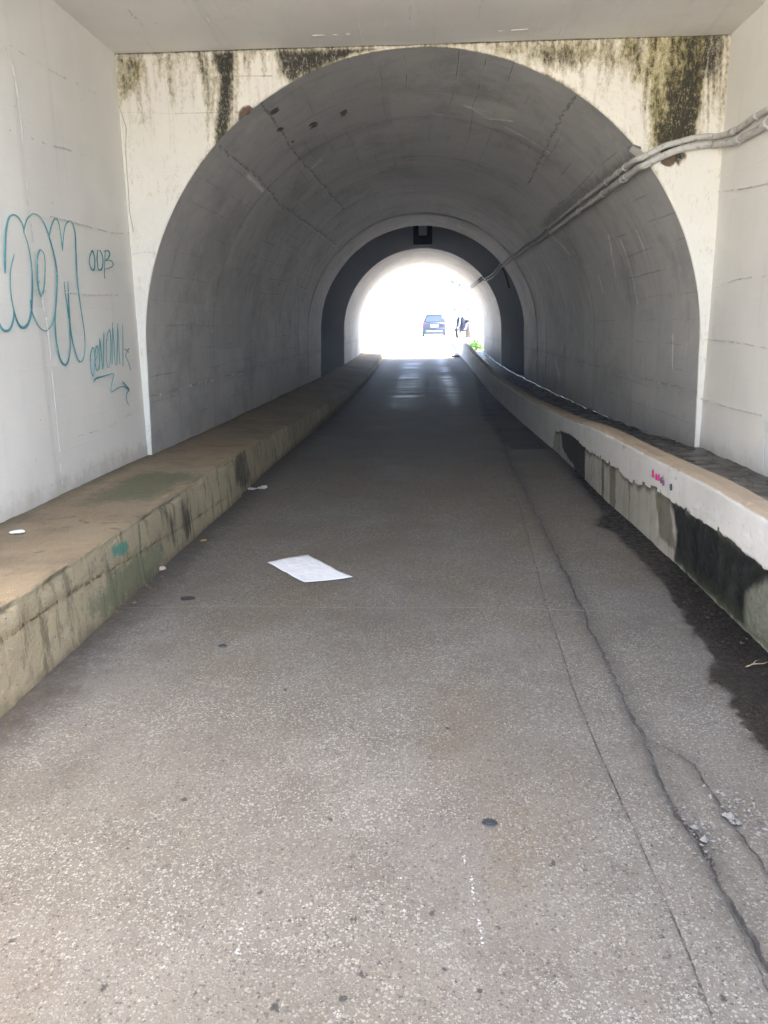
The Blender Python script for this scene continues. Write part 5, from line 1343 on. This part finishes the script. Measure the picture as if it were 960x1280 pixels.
for s in (-1, 1):
    bm = bmesh.new(); bm_tube(bm, [Vector((.24 * s, .3, 1.0)), Vector((.30 * s, .32, 1.18))], .008, 6); from_bm('mirror_stalk', bm, M['trim'], hb)
    bm = bmesh.new(); loft(bm, [[(x + .30 * s, y, z) for x, y, z in oval(yy_, 1.21, .05, .04, 10)] for yy_ in (.315, .335)]); from_bm('mirror', bm, M['trim'], hb)
bm = bmesh.new(); loft(bm, [oval(.34, .96, .10, .09), oval(.42, .95, .09, .08), oval(.455, .95, .05, .045)]); from_bm('headlight', bm, M['white_plastic'], scr)
bm = bmesh.new(); loft(bm, [[(x, y, z) for x, y, z in ((-.07, .62 + .27 * math.cos(a), .23 + .27 * math.sin(a)), (.07, .62 + .27 * math.cos(a), .23 + .27 * math.sin(a)), (.07, .62 + .25 * math.cos(a), .23 + .25 * math.sin(a)), (-.07, .62 + .25 * math.cos(a), .23 + .25 * math.sin(a)))] for a in np.linspace(.3, 2.5, 9)]); from_bm('mudguard', bm, M['car_paint'], scr)
bm = bmesh.new(); bm_tube(bm, [Vector((.05, -.25, .26)), Vector((.17, -.3, -.0))], .012, 6); from_bm('kickstand', bm, M['metal'], scr)

# ---- hatchback driving away, rear towards the viewer
car = empty('car', (.72, 57.0, float(road_z(57.0))))
tag(car, 'dark blue hatchback seen from behind on the sunlit street', 'car')
def section(y, zb, zt, hw, tuck=.06, n=5):
    """rounded body section, symmetrical"""
    half = [(hw - tuck, zb), (hw - .01, zb + .10), (hw, (zb + zt) / 2), (hw - .02, zt - .10), (hw - .07, zt)]
    return [(x, y, z) for x, z in half] + [(-x, y, z) for x, z in half[::-1]]
bm = bmesh.new(); loft(bm, [section(0, .36, .80, .70), section(.05, .30, .92, .78), (section(.18, .27, .97, .82)), section(.6, .25, .98, .85), section(1.6, .24, .97, .865), section(2.6, .24, .94, .855), section(3.2, .26, .86, .83), section(3.65, .30, .74, .77), section(3.82, .36, .62, .66)])
body = from_bm('body', bm, M['car_paint'], car)
def slab_bm(quads, th):
    bm = bmesh.new()
    for q in quads: bm.faces.new([bm.verts.new(p) for p in q])
    bmesh.ops.recalc_face_normals(bm, faces=bm.faces[:]); bmesh.ops.solidify(bm, geom=bm.faces[:], thickness=th)
    return bm
# cabin: lower rim at z .95, roof at 1.46
lo = [(-.76, .12, .94), (.76, .12, .94), (.78, 2.75, .93), (-.78, 2.75, .93)]; hi = [(-.56, .42, 1.42), (.56, .42, 1.42), (.58, 1.85, 1.44), (-.58, 1.85, 1.44)]
bm = bmesh.new(); loft(bm, [lo, hi]); from_bm('cabin', bm, M['car_paint'], car)
bm = bmesh.new(); loft(bm, [[(x, y, 1.425) for x, y in ((-.57, .36), (.57, .36), (.59, 1.9), (-.59, 1.9))], [(x, y, 1.475) for x, y in ((-.50, .48), (.50, .48), (.52, 1.75), (-.52, 1.75))]]); from_bm('roof', bm, M['car_paint'], car)
def lerp(a, b, t): return tuple(a[i] + (b[i] - a[i]) * t for i in range(3))
def pane(A, B, C, D, inset=.1, out=(0, -.012, .006)):
    q = [lerp(lerp(A, B, u), lerp(D, C, u), v) for u, v in ((inset, inset), (1 - inset, inset), (1 - inset, 1 - inset), (inset, 1 - inset))]
    return [tuple(p[i] + out[i] for i in range(3)) for p in q]
from_bm('rear_window', slab_bm([pane(lo[0], lo[1], hi[1], hi[0], .09)], .006), M['car_glass'], car)
from_bm('windscreen', slab_bm([pane(lo[2], lo[3], hi[3], hi[2], .07, (0, .012, .006))], .006), M['car_glass'], car)
bm = bmesh.new(); bm_box(bm, -.66, .66, .0, 3.6, .13, .36, .03); from_bm('underbody', bm, M['trim'], car)
for s in (1, -1):
    A, B, C, D_ = ((lo[1], lo[2], hi[2], hi[1]) if s == 1 else (lo[0], lo[3], hi[3], hi[0]))
    for u0, u1 in ((.06, .45), (.49, .92)):
        q = [lerp(lerp(A, B, u), lerp(D_, C, u), v) for u, v in ((u0, .1), (u1, .1), (u1 - .02, .9), (u0 + .03, .9))]
        from_bm('side_window', slab_bm([[(p[0] + .012 * s, p[1], p[2]) for p in q]], .006), M['car_glass'], car)
    bm = bmesh.new(); loft(bm, [[(s * x, y, z) for x, y, z in ((.60, -.012 + dy, .70), (.80, .05 + dy, .70), (.77, .09 + dy, .93), (.62, .03 + dy, .93))] for dy in (0, .03)]); from_bm('tail_light', bm, M['red_lamp'], car)
    bm = bmesh.new(); loft(bm, [[(s * (.86 + .16 * t), 2.25 + dy, 1.0 + dz) for dy, dz in ((-.05, -.06), (.05, -.06), (.05, .07), (-.05, .07))] for t in (0, .5, 1)]); from_bm('wing_mirror', bm, M['trim'], car)
    bm = bmesh.new(); bm_tube(bm, [Vector((s * .50, .50, 1.50)), Vector((s * .50, .62, 1.53)), Vector((s * .52, 1.6, 1.535)), Vector((s * .52, 1.7, 1.50))], .014, 6); from_bm('roof_rail', bm, M['chrome'], car)
    for y in (.72, 3.05): wheel(car, (s * .76, y, .31), .31, .20)
bm = bmesh.new(); loft(bm, [[(x, y, z) for x, y, z in ((-.80, .06, z_), (-.74, -.05, z_), (0, -.075, z_), (.74, -.05, z_), (.80, .06, z_), (.5, .12, z_), (-.5, .12, z_))] for z_ in (.33, .40, .52, .56)]); bp = from_bm('rear_bumper', bm, M['car_paint'], car)
bm = bmesh.new(); bm_box(bm, -.56, .56, -.09, -.07, .34, .40, .008); from_bm('bumper_strip', bm, M['chrome'], bp)
bm = bmesh.new(); bm_box(bm, -.26, .26, -.045, -.02, .62, .74, .006); pl = from_bm('number_plate', bm, M['plate'], car)
bm = bmesh.new(); bm_box(bm, -.30, .30, -.03, .02, .76, .79, .006); from_bm('boot_handle', bm, M['chrome'], car)
bm = bmesh.new(); bm_tube(bm, [Vector((0, .10, .97)), Vector((.22, .16, 1.10))], .009, 6); from_bm('rear_wiper', bm, M['trim'], car)
bm = bmesh.new(); bm_tube(bm, [Vector((.42, -.06, .29)), Vector((.42, .2, .29))], .03, 8); from_bm('exhaust', bm, M['metal'], car)
bm = bmesh.new(); loft(bm, [oval(.62 + dy, 1.16, .12, .15, 12) for dy in (0, .08)]); from_bm('headrest', bm, M['trim'], car)

# ------------------------------------------------------------------ air volume added to imitate lens veil
hm = bpy.data.materials.new('haze_air'); hm.use_nodes = True
hm.node_tree.nodes.clear()
_v = hm.node_tree.nodes.new('ShaderNodeVolumePrincipled'); _o = hm.node_tree.nodes.new('ShaderNodeOutputMaterial')
_v.inputs['Color'].default_value = (.62, .80, 1.0, 1); _v.inputs['Density'].default_value = .0023
_v.inputs['Anisotropy'].default_value = .3
hm.node_tree.links.new(_v.outputs[0], _o.inputs['Volume'])
bm = bmesh.new(); bm_box(bm, -264, 264, -424, 424, -1.9, 7.2)
tag(from_bm('haze', bm, hm), 'thin pale haze in the air', kind='stuff')
